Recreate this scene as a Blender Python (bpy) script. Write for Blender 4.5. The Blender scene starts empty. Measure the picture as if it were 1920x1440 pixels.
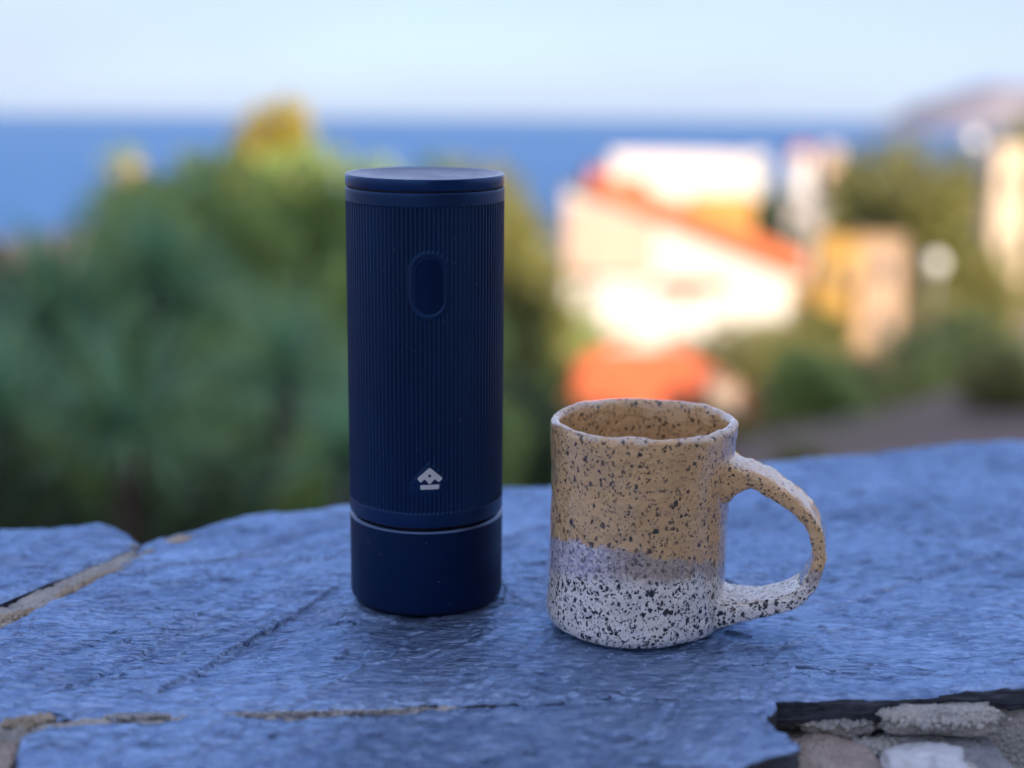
import bpy, bmesh, math, random
import numpy as np
from mathutils import Vector, Matrix, noise as mnoise

R = math.radians
sc = bpy.context.scene
COL = sc.collection

# ------------------------------------------------------------------ camera
CAM_Z = 0.2184
cam_d = bpy.data.cameras.new('camera')
cam = bpy.data.objects.new('camera', cam_d)
COL.objects.link(cam)
cam_d.sensor_width = 36.0
cam_d.lens = 2850 / 1920 * 36.0
cam_d.clip_start = 0.02
cam_d.clip_end = 90000
PITCH = math.atan(502 / 2850)
cam.matrix_world = (Matrix.Translation((0, 0, CAM_Z)) @ Matrix.Rotation(R(90) - PITCH, 4, 'X')
                    @ Matrix.Rotation(R(0.5), 4, 'Z'))
cam_d.dof.use_dof = True
cam_d.dof.focus_distance = 0.645
cam_d.dof.aperture_fstop = 3.5
sc.camera = cam

# ------------------------------------------------------------------ light
SUN_EL = R(18.0)
SUN_AZ = R(30.0)            # to the right of straight behind the camera
to_sun = Vector((math.sin(SUN_AZ) * math.cos(SUN_EL), -math.cos(SUN_AZ) * math.cos(SUN_EL), math.sin(SUN_EL)))
world = bpy.data.worlds.new('World')
sc.world = world
world.use_nodes = True
wn, wl = world.node_tree.nodes, world.node_tree.links
bg = wn['Background']
sky = wn.new('ShaderNodeTexSky')
sky.sky_type = 'NISHITA'
sky.sun_disc = False
sky.sun_elevation = SUN_EL
sky.sun_rotation = math.atan2(to_sun.x, to_sun.y)
sky.altitude = 60
sky.air_density = 0.8
sky.dust_density = 0.0
sky.ozone_density = 4.5
# thin high cloud veil
tc = wn.new('ShaderNodeTexCoord')
mp = wn.new('ShaderNodeMapping'); mp.inputs['Scale'].default_value = (1.0, 1.0, 5.0)
nz = wn.new('ShaderNodeTexNoise'); nz.inputs['Scale'].default_value = 2.6; nz.inputs['Detail'].default_value = 5
rp = wn.new('ShaderNodeValToRGB')
rp.color_ramp.elements[0].position = 0.35; rp.color_ramp.elements[0].color = (0.80, 0.80, 0.80, 1)
rp.color_ramp.elements[1].position = 0.72; rp.color_ramp.elements[1].color = (0.94, 0.94, 0.94, 1)
mx = wn.new('ShaderNodeMixRGB'); mx.blend_type = 'MIX'; mx.inputs[2].default_value = (2.55, 2.88, 4.2, 1)
wl.new(tc.outputs['Generated'], mp.inputs['Vector']); wl.new(mp.outputs[0], nz.inputs['Vector'])
wl.new(nz.outputs['Fac'], rp.inputs[0]); wl.new(rp.outputs[0], mx.inputs[0])
wl.new(sky.outputs[0], mx.inputs[1]); wl.new(mx.outputs[0], bg.inputs[0])
bg.inputs[1].default_value = 0.09
world.cycles.sampling_method = 'MANUAL'
world.cycles.sample_map_resolution = 256

sun_d = bpy.data.lights.new('sun', 'SUN')
sun_d.energy = 3.4
sun_d.angle = R(0.5)
sun_d.color = (1.0, 0.83, 0.62)
sun = bpy.data.objects.new('sun', sun_d)
COL.objects.link(sun)
sun.rotation_euler = to_sun.to_track_quat('Z', 'Y').to_euler()
sun.location = (20, -30, 30)

sc.view_settings.view_transform = 'Standard'
sc.view_settings.look = 'None'
sc.view_settings.gamma = 1.0
sc.view_settings.exposure = 1.55
sc.render.engine = 'CYCLES'
sc.cycles.use_denoising = True
sc.cycles.use_adaptive_sampling = True
sc.cycles.adaptive_threshold = 0.015
sc.cycles.max_bounces = 8
sc.cycles.diffuse_bounces = 5
sc.cycles.glossy_bounces = 3
sc.cycles.sample_clamp_indirect = 6.0

rng = random.Random(7)
nrg = np.random.default_rng(11)

# ------------------------------------------------------------------ object helpers
def put(o, parent=None, label=None, cat=None, group=None, kind=None):
    if o.name not in COL.objects:
        COL.objects.link(o)
    if parent is not None:
        o.parent = parent
    if label: o['label'] = label
    if cat: o['category'] = cat
    if group: o['group'] = group
    if kind: o['kind'] = kind
    return o

def empty(name, loc, rot=(0, 0, 0), **k):
    o = bpy.data.objects.new(name, None)
    o.empty_display_size = 0.05
    o.location = loc
    o.rotation_euler = rot
    return put(o, **k)

def np_mesh(name, verts, quads, tris=None, smooth=True):
    """fast mesh from numpy arrays"""
    me = bpy.data.meshes.new(name)
    verts = np.asarray(verts, dtype=np.float32)
    quads = np.asarray(quads, dtype=np.int32).reshape(-1, 4)
    tris = np.zeros((0, 3), np.int32) if tris is None else np.asarray(tris, np.int32).reshape(-1, 3)
    loops = np.concatenate([quads.ravel(), tris.ravel()])
    starts = np.concatenate([np.arange(len(quads)) * 4, len(quads) * 4 + np.arange(len(tris)) * 3]).astype(np.int32)
    me.vertices.add(len(verts)); me.vertices.foreach_set('co', verts.ravel())
    me.loops.add(len(loops)); me.loops.foreach_set('vertex_index', loops)
    me.polygons.add(len(starts)); me.polygons.foreach_set('loop_start', starts)
    me.update(calc_edges=True)
    me.polygons.foreach_set('use_smooth', np.full(len(starts), smooth, dtype=bool))
    me.validate()
    return me

def mobj(name, me, mat, parent=None, **k):
    if mat is not None and not me.materials:
        me.materials.append(mat)
    return put(bpy.data.objects.new(name, me), parent=parent, **k)

def bm_obj(name, bm, mat, parent=None, smooth=False, **k):
    me = bpy.data.meshes.new(name)
    bmesh.ops.recalc_face_normals(bm, faces=bm.faces)
    bm.to_mesh(me); bm.free()
    for p in me.polygons: p.use_smooth = smooth
    return mobj(name, me, mat, parent, **k)

def bm_box(bm, x0, x1, y0, y1, z0, z1):
    vs = [bm.verts.new(p) for p in ((x0,y0,z0),(x1,y0,z0),(x1,y1,z0),(x0,y1,z0),(x0,y0,z1),(x1,y0,z1),(x1,y1,z1),(x0,y1,z1))]
    for f in ((0,3,2,1),(4,5,6,7),(0,1,5,4),(1,2,6,5),(2,3,7,6),(3,0,4,7)):
        bm.faces.new([vs[i] for i in f])

def box_obj(name, x0, x1, y0, y1, z0, z1, mat, parent=None, bevel=0.0, **k):
    bm = bmesh.new(); bm_box(bm, x0, x1, y0, y1, z0, z1)
    if bevel:
        bmesh.ops.bevel(bm, geom=list(bm.edges), offset=bevel, segments=2, affect='EDGES')
    return bm_obj(name, bm, mat, parent, **k)

def grid_quads(nu, nv, wrap_u=False):
    i = np.arange(nu if wrap_u else nu - 1)[:, None]; j = np.arange(nv - 1)[None, :]
    i2 = (i + 1) % nu
    return np.stack([i*nv+j + 0*j, i2*nv+j, i2*nv+j+1, i*nv+j+1], -1).reshape(-1, 4)

# ------------------------------------------------------------------ numpy noise
def _hash(ix, iy, seed):
    h = (ix.astype(np.int64) * 374761393 + iy.astype(np.int64) * 668265263 + seed * 144269504) & 0xffffffff
    h = ((h ^ (h >> 13)) * 1274126177) & 0xffffffff
    return (h ^ (h >> 16)) & 0xffff

def perlin(x, y, seed=0):
    x = np.asarray(x, float); y = np.asarray(y, float)
    ix = np.floor(x); iy = np.floor(y); fx = x - ix; fy = y - iy
    def g(dx, dy):
        a = _hash(ix + dx, iy + dy, seed) / 65536.0 * 2 * np.pi
        return np.cos(a) * (fx - dx) + np.sin(a) * (fy - dy)
    ux = fx*fx*fx*(fx*(fx*6-15)+10); uy = fy*fy*fy*(fy*(fy*6-15)+10)
    a = g(0,0)*(1-ux)+g(1,0)*ux; b = g(0,1)*(1-ux)+g(1,1)*ux
    return (a*(1-uy)+b*uy) * 1.5

def fbm(x, y, oct=4, seed=0, gain=0.5):
    t = 0; a = 1.0
    for o in range(oct):
        t = t + a * perlin(x * 2**o, y * 2**o, seed + o*17); a *= gain
    return t

def sstep(a, b, x):
    t = np.clip((np.asarray(x, float) - a) / (b - a), 0, 1); return t*t*(3-2*t)

# ------------------------------------------------------------------ material helpers
class NB:
    """small node builder"""
    def __init__(s, name):
        s.m = bpy.data.materials.new(name); s.m.use_nodes = True
        s.t = s.m.node_tree; s.n = s.t.nodes; s.b = s.n['Principled BSDF']; s.out = s.n['Material Output']
    def new(s, typ, **props):
        n = s.n.new(typ)
        for k, v in props.items(): setattr(n, k, v)
        return n
    def link(s, a, b): s.t.links.new(a, b)
    def inp(s, node, key, v):
        if hasattr(v, 'is_linked') or isinstance(v, bpy.types.NodeSocket): s.link(v, node.inputs[key])
        else: node.inputs[key].default_value = v
    def coord(s, kind='Object', scale=(1,1,1), rot=(0,0,0), loc=(0,0,0)):
        c = s.new('ShaderNodeTexCoord'); m = s.new('ShaderNodeMapping')
        m.inputs['Scale'].default_value = scale; m.inputs['Rotation'].default_value = rot; m.inputs['Location'].default_value = loc
        s.link(c.outputs[kind], m.inputs['Vector']); return m.outputs[0]
    def noise(s, vec, scale, detail=4, rough=0.55, dist=0.0):
        n = s.new('ShaderNodeTexNoise'); s.link(vec, n.inputs['Vector'])
        n.inputs['Scale'].default_value = scale; n.inputs['Detail'].default_value = detail
        n.inputs['Roughness'].default_value = rough; n.inputs['Distortion'].default_value = dist
        return n.outputs['Fac']
    def voro(s, vec, scale, feature='F1', rnd=1.0):
        n = s.new('ShaderNodeTexVoronoi', feature=feature); s.link(vec, n.inputs['Vector'])
        n.inputs['Scale'].default_value = scale; n.inputs['Randomness'].default_value = rnd
        return n
    def ramp(s, fac, stops):
        n = s.new('ShaderNodeValToRGB'); e = n.color_ramp.elements
        while len(e) < len(stops): e.new(0.5)
        for q, (p, c) in zip(e, stops):
            q.position = p; q.color = (c, c, c, 1) if isinstance(c, (int, float)) else (*c, 1)
        s.link(fac, n.inputs[0]); return n.outputs[0]
    def mix(s, fac, a, b, mode='MIX'):
        n = s.new('ShaderNodeMixRGB', blend_type=mode)
        s.inp(n, 0, fac); s.inp(n, 1, a if not isinstance(a, tuple) else (*a, 1)); s.inp(n, 2, b if not isinstance(b, tuple) else (*b, 1))
        return n.outputs[0]
    def math(s, op, a, b=0.0, clamp=False):
        n = s.new('ShaderNodeMath', operation=op); n.use_clamp = clamp
        s.inp(n, 0, a); s.inp(n, 1, b); return n.outputs[0]
    def bump(s, h, strength=0.5, dist=0.001, normal=None):
        n = s.new('ShaderNodeBump'); n.inputs['Strength'].default_value = strength; n.inputs['Distance'].default_value = dist
        s.link(h, n.inputs['Height'])
        if normal is not None: s.link(normal, n.inputs['Normal'])
        return n.outputs[0]
    def set(s, **k):
        names = dict(color='Base Color', rough='Roughness', metal='Metallic', spec='Specular IOR Level', normal='Normal', coat='Coat Weight', coatr='Coat Roughness', ior='IOR', sheen='Sheen Weight')
        for q, v in k.items():
            if isinstance(v, tuple): v = (*v, 1)
            s.inp(s.b, names[q], v)
        return s.m

# ---- slate
def make_slate():
    k = NB('slate')
    st = R(-52)
    p = k.coord('Object', (1, 1, 1), (0, 0, st))
    pl = k.coord('Object', (0.16, 1, 1), (0, 0, st))
    pm = k.coord('Object', (0.4, 1, 1), (0, 0, R(-46)))
    grain = k.noise(pl, 520, 6, 0.66, 0.5)
    mid = k.noise(pm, 280, 6, 0.68, 0.7)
    fine = k.noise(p, 900, 4, 0.6)
    pits = k.voro(pm, 210).outputs['Distance']
    h = k.math('ADD', k.math('MULTIPLY', grain, 0.9), k.math('MULTIPLY', mid, 1.1))
    h = k.math('ADD', h, k.math('MULTIPLY', fine, 0.45))
    h = k.math('ADD', h, k.math('MULTIPLY', pits, 0.3))
    nor = k.bump(h, 1.0, 0.0008)
    # streaks along the cleavage: light and shade of the relief put into the colour
    big = k.noise(k.coord('Object', (0.45, 1, 1), (0, 0, R(-50)), (0.4, 0.9, 0)), 13, 5, 0.6, 0.6)  # broad pale and dark patches: uneven sheen put into the colour
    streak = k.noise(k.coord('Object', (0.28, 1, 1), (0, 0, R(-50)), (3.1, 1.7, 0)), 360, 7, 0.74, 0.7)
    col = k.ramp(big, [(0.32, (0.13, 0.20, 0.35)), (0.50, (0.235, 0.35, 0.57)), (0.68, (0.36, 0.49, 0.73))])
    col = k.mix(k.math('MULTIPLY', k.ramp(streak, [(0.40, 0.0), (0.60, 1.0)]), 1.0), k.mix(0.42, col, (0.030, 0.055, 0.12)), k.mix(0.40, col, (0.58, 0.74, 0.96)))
    # hairline splits running with the cleavage
    cn = k.noise(k.coord('Object', (0.14, 1, 1), (0, 0, R(-52)), (9.1, 4.7, 0)), 60, 3, 0.55, 0.5)
    split = k.ramp(k.math('ABSOLUTE', k.math('SUBTRACT', cn, 0.5)), [(0.0, 1.0), (0.014, 0.0)])
    split = k.math('MULTIPLY', split, k.ramp(k.noise(p, 24, 3, 0.6), [(0.44, 0.0), (0.56, 1.0)]))
    col = k.mix(k.math('MULTIPLY', split, 0.8), col, (0.012, 0.018, 0.035))
    nor = k.bump(k.math('SUBTRACT', 1.0, split), 0.6, 0.0008, nor)
    # pale scuffs, gathered in patches
    patch = k.ramp(k.noise(p, 16, 3, 0.5), [(0.52, 0.0), (0.66, 1.0)])
    sc_ = k.ramp(k.noise(k.coord('Object', (0.5, 1, 1), (0, 0, R(20))), 420, 3, 0.6, 0.8), [(0.60, 0.0), (0.68, 1.0)])
    col = k.mix(k.math('MULTIPLY', k.math('MULTIPLY', patch, sc_), 0.65), col, (0.45, 0.46, 0.48))
    rough = k.ramp(k.noise(p, 22, 4, 0.6), [(0.35, 0.17), (0.65, 0.30)])
    k.b.inputs['Specular Tint'].default_value = (0.55, 0.75, 1.0, 1)
    return k.set(color=col, rough=rough, spec=0.9, metal=0.85, normal=nor)
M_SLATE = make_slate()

def make_slate_edge():
    k = NB('slate_edge')
    p = k.coord('Object', (0.12, 0.12, 2.2))
    n = k.noise(p, 300, 6, 0.65)
    col = k.ramp(n, [(0.35, (0.018, 0.021, 0.032)), (0.55, (0.06, 0.068, 0.09)), (0.72, (0.16, 0.175, 0.22))])
    return k.set(color=col, rough=0.7, normal=k.bump(n, 0.9, 0.002))
M_SLATE_EDGE = make_slate_edge()

def make_mortar(name, c0, c1, c2):
    k = NB(name)
    p = k.coord('Object')
    a = k.noise(p, 60, 5, 0.6); b = k.noise(p, 700, 4, 0.7)
    v = k.voro(p, 520).outputs['Distance']
    col = k.ramp(a, [(0.3, c0), (0.52, c1), (0.72, c2)])
    col = k.mix(k.math('MULTIPLY', k.ramp(b, [(0.35, 1.0), (0.6, 0.0)]), 0.45), col, tuple(q * 0.45 for q in c0))
    h = k.math('ADD', k.math('MULTIPLY', b, 0.7), k.math('MULTIPLY', v, 0.9))
    return k.set(color=col, rough=0.92, spec=0.2, normal=k.bump(h, 0.9, 0.002))
M_MORTAR = make_mortar('lime_mortar', (0.44, 0.42, 0.39), (0.58, 0.55, 0.50), (0.68, 0.62, 0.53))
M_CRUMB = make_mortar('sandy_crumb', (0.46, 0.37, 0.27), (0.63, 0.51, 0.38), (0.74, 0.64, 0.51))
M_ROCK_BROWN = make_mortar('brown_rock', (0.36, 0.30, 0.27), (0.56, 0.45, 0.37), (0.62, 0.54, 0.48))
M_ROCK_GREY = make_mortar('grey_rock', (0.28, 0.29, 0.31), (0.46, 0.46, 0.47), (0.62, 0.61, 0.61))

def make_quartz():
    k = NB('white_quartz')
    p = k.coord('Object')
    a = k.noise(p, 55, 5, 0.6); b = k.noise(p, 260, 5, 0.6)
    col = k.ramp(a, [(0.30, (0.42, 0.38, 0.30)), (0.45, (0.60, 0.60, 0.60)), (0.70, (0.68, 0.68, 0.69))])
    col = k.mix(k.ramp(k.noise(p, 40, 3), [(0.60, 0.0), (0.68, 0.7)]), col, (0.2, 0.2, 0.21))
    return k.set(color=col, rough=0.45, spec=0.5, normal=k.bump(b, 0.5, 0.0015))
M_QUARTZ = make_quartz()

# ---- flask
def make_flask(name, col, rough, specks=True, spec=0.45):
    k = NB(name)
    p = k.coord('Object')
    f = k.noise(p, 2600, 2, 0.6)
    c = k.mix(k.ramp(k.noise(p, 60, 3), [(0.35, 0.0), (0.7, 1.0)]), col, tuple(q * 1.25 for q in col))
    if specks:
        vv = k.voro(p, 420)
        wn_ = k.new('ShaderNodeTexWhiteNoise'); k.link(vv.outputs['Color'], wn_.inputs['Vector'])
        d = k.math('MULTIPLY', k.math('LESS_THAN', vv.outputs['Distance'], 0.10), k.math('GREATER_THAN', wn_.outputs['Value'], 0.94))
        c = k.mix(k.math('MULTIPLY', d, 0.5), c, (0.30, 0.33, 0.40))
    r = k.ramp(k.noise(p, 45, 5, 0.6, 0.8), [(0.3, rough - 0.10), (0.7, rough + 0.10)])
    k.b.inputs['Specular Tint'].default_value = (0.22, 0.48, 1.0, 1)
    return k.set(color=c, rough=r, spec=spec, normal=k.bump(f, 0.18, 0.0003))
M_NAVY = make_flask('navy_powder_coat', (0.0009, 0.0052, 0.028), 0.40, True, 1.0)
M_NAVY_BASE = make_flask('navy_base_coat', (0.001, 0.005, 0.026), 0.55)
M_LID = make_flask('navy_lid', (0.002, 0.014, 0.065), 0.20, True, 1.0)
M_BUTTON = make_flask('navy_button', (0.0006, 0.005, 0.030), 0.40, False)
k = NB('brushed_steel'); M_STEEL = k.set(color=(0.09, 0.125, 0.20), metal=1.0, rough=0.34)
k = NB('silver_print'); M_SILVER = k.set(color=(0.62, 0.61, 0.58), rough=0.45, metal=0.15, normal=k.bump(k.noise(k.coord(), 1800, 2), 0.2, 0.0002))
k = NB('dark_gap'); M_GAP = k.set(color=(0.004, 0.005, 0.008), rough=0.6)

# ---- mug glaze
def make_glaze():
    k = NB('speckled_stoneware')
    p = k.coord('Object')
    sep = k.new('ShaderNodeSeparateXYZ'); k.link(p, sep.inputs[0])
    X, Y, Z = sep.outputs
    wob = k.math('MULTIPLY', k.math('SUBTRACT', k.noise(p, 26, 3), 0.5), 0.010)
    wob2 = k.math('MULTIPLY', k.math('SUBTRACT', k.noise(p, 240, 5, 0.75), 0.5), 0.013)
    facing = k.math('MULTIPLY', Y, -1 / 0.039)
    xr = k.math('MULTIPLY', X, 1 / 0.039)
    cx = k.math('MAXIMUM', k.math('MINIMUM', xr, 1.0), -1.0)
    cf = k.math('MAXIMUM', k.math('MINIMUM', facing, 1.0), -0.3)
    z = k.math('ADD', k.math('ADD', Z, wob), wob2)
    hb_hi = k.math('ADD', k.math('MULTIPLY', cx, -0.0060), k.math('ADD', k.math('MULTIPLY', cf, 0.0095), 0.0320))
    hb_lo = k.math('ADD', k.math('MULTIPLY', cf, 0.0080), 0.0215)
    tan_f = k.math('MULTIPLY', k.math('SUBTRACT', z, hb_hi), 420, True)
    low_f = k.math('MULTIPLY', k.math('SUBTRACT', z, hb_lo), 230, True)
    tan_c = k.ramp(k.noise(p, 45, 4), [(0.3, (0.66, 0.39, 0.17)), (0.55, (0.76, 0.465, 0.21)), (0.75, (0.80, 0.53, 0.27))])
    white_c = k.ramp(k.noise(p, 70, 4), [(0.3, (0.78, 0.68, 0.59)), (0.6, (0.87, 0.79, 0.70)), (0.8, (0.84, 0.72, 0.60))])
    mott = k.noise(p, 520, 3, 0.7)
    lav = k.ramp(mott, [(0.36, (0.30, 0.26, 0.38)), (0.48, (0.54, 0.48, 0.52)), (0.62, (0.74, 0.68, 0.68))])
    pink = k.ramp(mott, [(0.36, (0.36, 0.27, 0.25)), (0.55, (0.50, 0.38, 0.28)), (0.68, (0.56, 0.46, 0.38))])
    side = k.ramp(k.math('ADD', k.math('MULTIPLY', cx, 0.5), 0.5), [(0.22, 0.0), (0.42, 1.0)])
    band = k.mix(side, lav, pink)
    base = k.mix(low_f, white_c, band)
    base = k.mix(tan_f, base, tan_c)
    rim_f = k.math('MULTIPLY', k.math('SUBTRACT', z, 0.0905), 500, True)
    base = k.mix(k.math('MULTIPLY', rim_f, 0.6), base, (0.66, 0.58, 0.52))  # paler rim: its sky highlight put into the glaze colour
    # dark clay flecks in two sizes, squashed and turned so that they look chipped
    warp = k.new('ShaderNodeTexNoise'); warp.inputs['Scale'].default_value = 640; warp.inputs['Detail'].default_value = 3
    k.link(p, warp.inputs['Vector'])
    vm = k.new('ShaderNodeVectorMath', operation='MULTIPLY_ADD'); vm.inputs[1].default_value = (0.0026,)*3
    k.link(warp.outputs['Color'], vm.inputs[0]); k.link(p, vm.inputs[2])
    def flecks(scale, keep_lo, keep_hi, size, rot, dm='MANHATTAN'):
        m = k.new('ShaderNodeMapping'); m.inputs['Rotation'].default_value = rot; m.inputs['Scale'].default_value = (1.0, 1.25, 0.8)
        k.link(vm.outputs[0], m.inputs[0])
        v = k.voro(m.outputs[0], scale); v.distance = dm
        w = k.new('ShaderNodeTexWhiteNoise'); k.link(v.outputs['Color'], w.inputs['Vector'])
        sp = k.new('ShaderNodeSeparateColor'); k.link(w.outputs['Color'], sp.inputs[0])
        inv = k.math('SUBTRACT', 1.0, low_f)
        thr = k.math('ADD', k.math('MULTIPLY', inv, keep_lo - keep_hi), keep_hi)
        keep = k.math('LESS_THAN', sp.outputs[0], thr)
        rad = k.math('MULTIPLY', k.math('ADD', k.math('MULTIPLY', sp.outputs[1], 0.75), k.math('ADD', k.math('MULTIPLY', inv, 0.10), 0.38)), size)
        d = k.math('SUBTRACT', rad, v.outputs['Distance'])
        tone = k.math('ADD', k.math('MULTIPLY', k.math('MULTIPLY', sp.outputs[2], tan_f), -0.25), 1.0)
        return k.math('MULTIPLY', k.math('MULTIPLY', k.math('MULTIPLY', d, 7.0, True), keep), tone)
    f1 = flecks(450, 0.95, 0.74, 0.58, (0.4, 0.3, 0.9))
    f2 = flecks(800, 0.90, 0.72, 0.54, (0.2, 0.9, 0.3))
    f3 = flecks(275, 0.55, 0.32, 0.50, (0.7, 0.2, 0.5))
    fl = k.math('MAXIMUM', k.math('MAXIMUM', f1, f2), f3)
    # the overlap band hides most flecks
    in_band = k.math('MULTIPLY', low_f, k.math('SUBTRACT', 1.0, tan_f))
    fl = k.math('MULTIPLY', fl, k.math('SUBTRACT', 1.0, k.math('MULTIPLY', in_band, 0.35)), True)
    fleck_c = k.mix(tan_f, (0.012, 0.012, 0.016), (0.028, 0.020, 0.018))
    col = k.mix(fl, base, fleck_c)
    h = k.math('ADD', k.math('MULTIPLY', k.noise(p, 150, 4), 1.0), k.math('MULTIPLY', fl, -0.18))
    rough = k.math('ADD', k.math('MULTIPLY', fl, 0.2), 0.24)
    return k.set(color=col, rough=rough, spec=0.5, coat=1.0, coatr=0.05, normal=k.bump(h, 0.9, 0.0024))
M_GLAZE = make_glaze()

# ---- setting materials
def make_leaf(name, c0, c1, c2, transl=0.25):
    k = NB(name)
    g = k.new('ShaderNodeNewGeometry')
    n = k.noise(k.coord('Object'), 1.6, 3)
    f = k.math('ADD', k.math('MULTIPLY', g.outputs['Random Per Island'], 0.55), k.math('MULTIPLY', n, 0.45))
    col = k.ramp(f, [(0.2, c0), (0.5, c1), (0.8, c2)])
    k.set(color=col, rough=0.38, spec=0.5)
    t = k.new('ShaderNodeBsdfTranslucent'); k.link(col, t.inputs[0])
    ms = k.new('ShaderNodeMixShader'); ms.inputs[0].default_value = transl
    k.link(k.b.outputs[0], ms.inputs[1]); k.link(t.outputs[0], ms.inputs[2]); k.link(ms.outputs[0], k.out.inputs[0])
    return k.m
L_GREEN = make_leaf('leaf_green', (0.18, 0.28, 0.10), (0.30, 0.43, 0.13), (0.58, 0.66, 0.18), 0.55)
L_SHADE_LIFT = make_leaf('leaf_shade_lift', (0.20, 0.32, 0.17), (0.31, 0.47, 0.22), (0.56, 0.70, 0.26), 0.55)  # lighter leaves for shaded shrubs: missing light put into the colour
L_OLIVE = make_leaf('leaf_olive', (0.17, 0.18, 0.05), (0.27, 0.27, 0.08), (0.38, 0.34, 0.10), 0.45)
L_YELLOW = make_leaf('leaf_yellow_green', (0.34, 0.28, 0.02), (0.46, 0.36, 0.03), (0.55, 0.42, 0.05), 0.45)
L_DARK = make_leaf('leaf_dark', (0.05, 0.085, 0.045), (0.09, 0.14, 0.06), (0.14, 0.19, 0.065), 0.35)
L_BLADE = make_leaf('leaf_blade', (0.14, 0.27, 0.17), (0.22, 0.42, 0.22), (0.36, 0.56, 0.22), 0.45)

def make_plain(name, col, rough=0.8, nscale=3.0, var=0.18, bump=0.2, bdist=0.01):
    k = NB(name)
    p = k.coord('Object')
    n = k.noise(p, nscale, 5, 0.6)
    c = k.ramp(n, [(0.3, tuple(q * (1 - var) for q in col)), (0.7, tuple(min(1, q * (1 + var)) for q in col))])
    return k.set(color=c, rough=rough, spec=0.3, normal=k.bump(k.noise(p, nscale * 12, 4), bump, bdist))
M_BARK = make_plain('bark', (0.10, 0.075, 0.05), 0.9, 9, 0.35, 0.6, 0.03)
M_WHITE = make_plain('white_render', (0.58, 0.56, 0.54), 0.8, 0.6, 0.05)
M_CREAM = make_plain('cream_render', (0.62, 0.50, 0.36), 0.85, 0.5, 0.08)
M_PINK = make_plain('pale_pink_render', (0.42, 0.30, 0.22), 0.85, 0.6, 0.06)
M_BLUSH = make_plain('blush_render', (0.50, 0.36, 0.29), 0.85, 0.6, 0.06)
M_TAN = make_plain('tan_render', (0.36, 0.25, 0.14), 0.85, 0.6, 0.08)
M_OCHRE = make_plain('ochre_render', (0.42, 0.25, 0.07), 0.85, 0.6, 0.08)
M_GREY = make_plain('grey_render', (0.30, 0.28, 0.29), 0.85, 0.6, 0.08)
M_TILE = make_plain('terracotta_tile', (0.58, 0.16, 0.06), 0.75, 2.0, 0.22, 0.5, 0.04)
M_TILE2 = make_plain('orange_red_tile', (0.60, 0.13, 0.05), 0.75, 2.0, 0.25, 0.5, 0.04)
M_FRAME = make_plain('window_frame', (0.35, 0.30, 0.25), 0.6, 3, 0.1)
M_METAL = make_plain('painted_metal', (0.30, 0.31, 0.32), 0.5, 3, 0.1)
M_GLINT = make_plain('white_glint', (0.80, 0.80, 0.78), 0.35, 3, 0.04)
k = NB('window_glass'); M_GLASS = k.set(color=(0.03, 0.04, 0.05), rough=0.08, spec=0.6)

def make_ground():
    k = NB('dry_earth')
    p = k.coord('Object')
    a = k.noise(p, 0.25, 5, 0.6); b = k.noise(p, 2.2, 6, 0.65)
    col = k.ramp(a, [(0.32, (0.19, 0.14, 0.12)), (0.52, (0.25, 0.18, 0.155)), (0.66, (0.15, 0.15, 0.08))])
    col = k.mix(k.math('MULTIPLY', b, 0.5), col, (0.22, 0.17, 0.14))
    return k.set(color=col, rough=0.95, spec=0.15, normal=k.bump(b, 0.6, 0.25))
M_GROUND = make_ground()
M_PAVE = make_plain('terrace_concrete', (0.20, 0.19, 0.17), 0.9, 2.0, 0.12)

def make_sea():
    k = NB('sea_water')
    p = k.coord('Object', (1.0, 0.45, 1.0))
    big = k.noise(k.coord('Object', (0.0006, 0.003, 1)), 1.0, 3)
    col = k.ramp(big, [(0.35, (0.008, 0.125, 0.36)), (0.65, (0.014, 0.155, 0.42))])
    h = k.math('ADD', k.noise(p, 0.05, 4), k.math('MULTIPLY', k.noise(p, 0.4, 3), 0.4))
    return k.set(color=col, rough=0.35, ior=1.33, spec=0.30, normal=k.bump(h, 1.0, 8.0))
M_SEA = make_sea()

def make_headland():
    k = NB('headland_rock')
    p = k.coord('Object')
    n = k.noise(p, 0.012, 6, 0.65)
    col = k.ramp(n, [(0.35, (0.24, 0.22, 0.25)), (0.5, (0.32, 0.28, 0.31)), (0.68, (0.38, 0.33, 0.35))])  # rock paler than its own tone: distance haze put into the colour
    return k.set(color=col, rough=0.95, spec=0.1)
M_HEAD = make_headland()

# ------------------------------------------------------------------ terrain, sea, headland
BASE_Y = [-200, 0.95, 1.35, 10, 40, 60, 100, 200, 300, 450, 600, 900]
BASE_Z = [-1.06, -1.06, -2.15, -2.75, -9.3, -10.3, -14.5, -20.0, -25.0, -30.0, -34.0, -45.0]
def terrain(x, y):
    x = np.asarray(x, float); y = np.asarray(y, float)
    z = np.interp(y, BASE_Y, BASE_Z)
    z = z + 2.0 * np.exp(-((x - 11) / 7) ** 2 - ((y - 27) / 12) ** 2)
    z = z + 15 * np.exp(-((x - 70) / 38) ** 2 - ((y - 190) / 75) ** 2)
    z = z + 6 * np.exp(-((x + 40) / 24) ** 2 - ((y - 155) / 45) ** 2)
    far = sstep(3, 30, y)
    z = z + far * (0.5 * fbm(x / 9, y / 9, 4, 3) + 1.2 * fbm(x / 60, y / 60, 3, 9) * sstep(40, 120, y))
    return z
def tz(x, y): return float(terrain(x, y))

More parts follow.
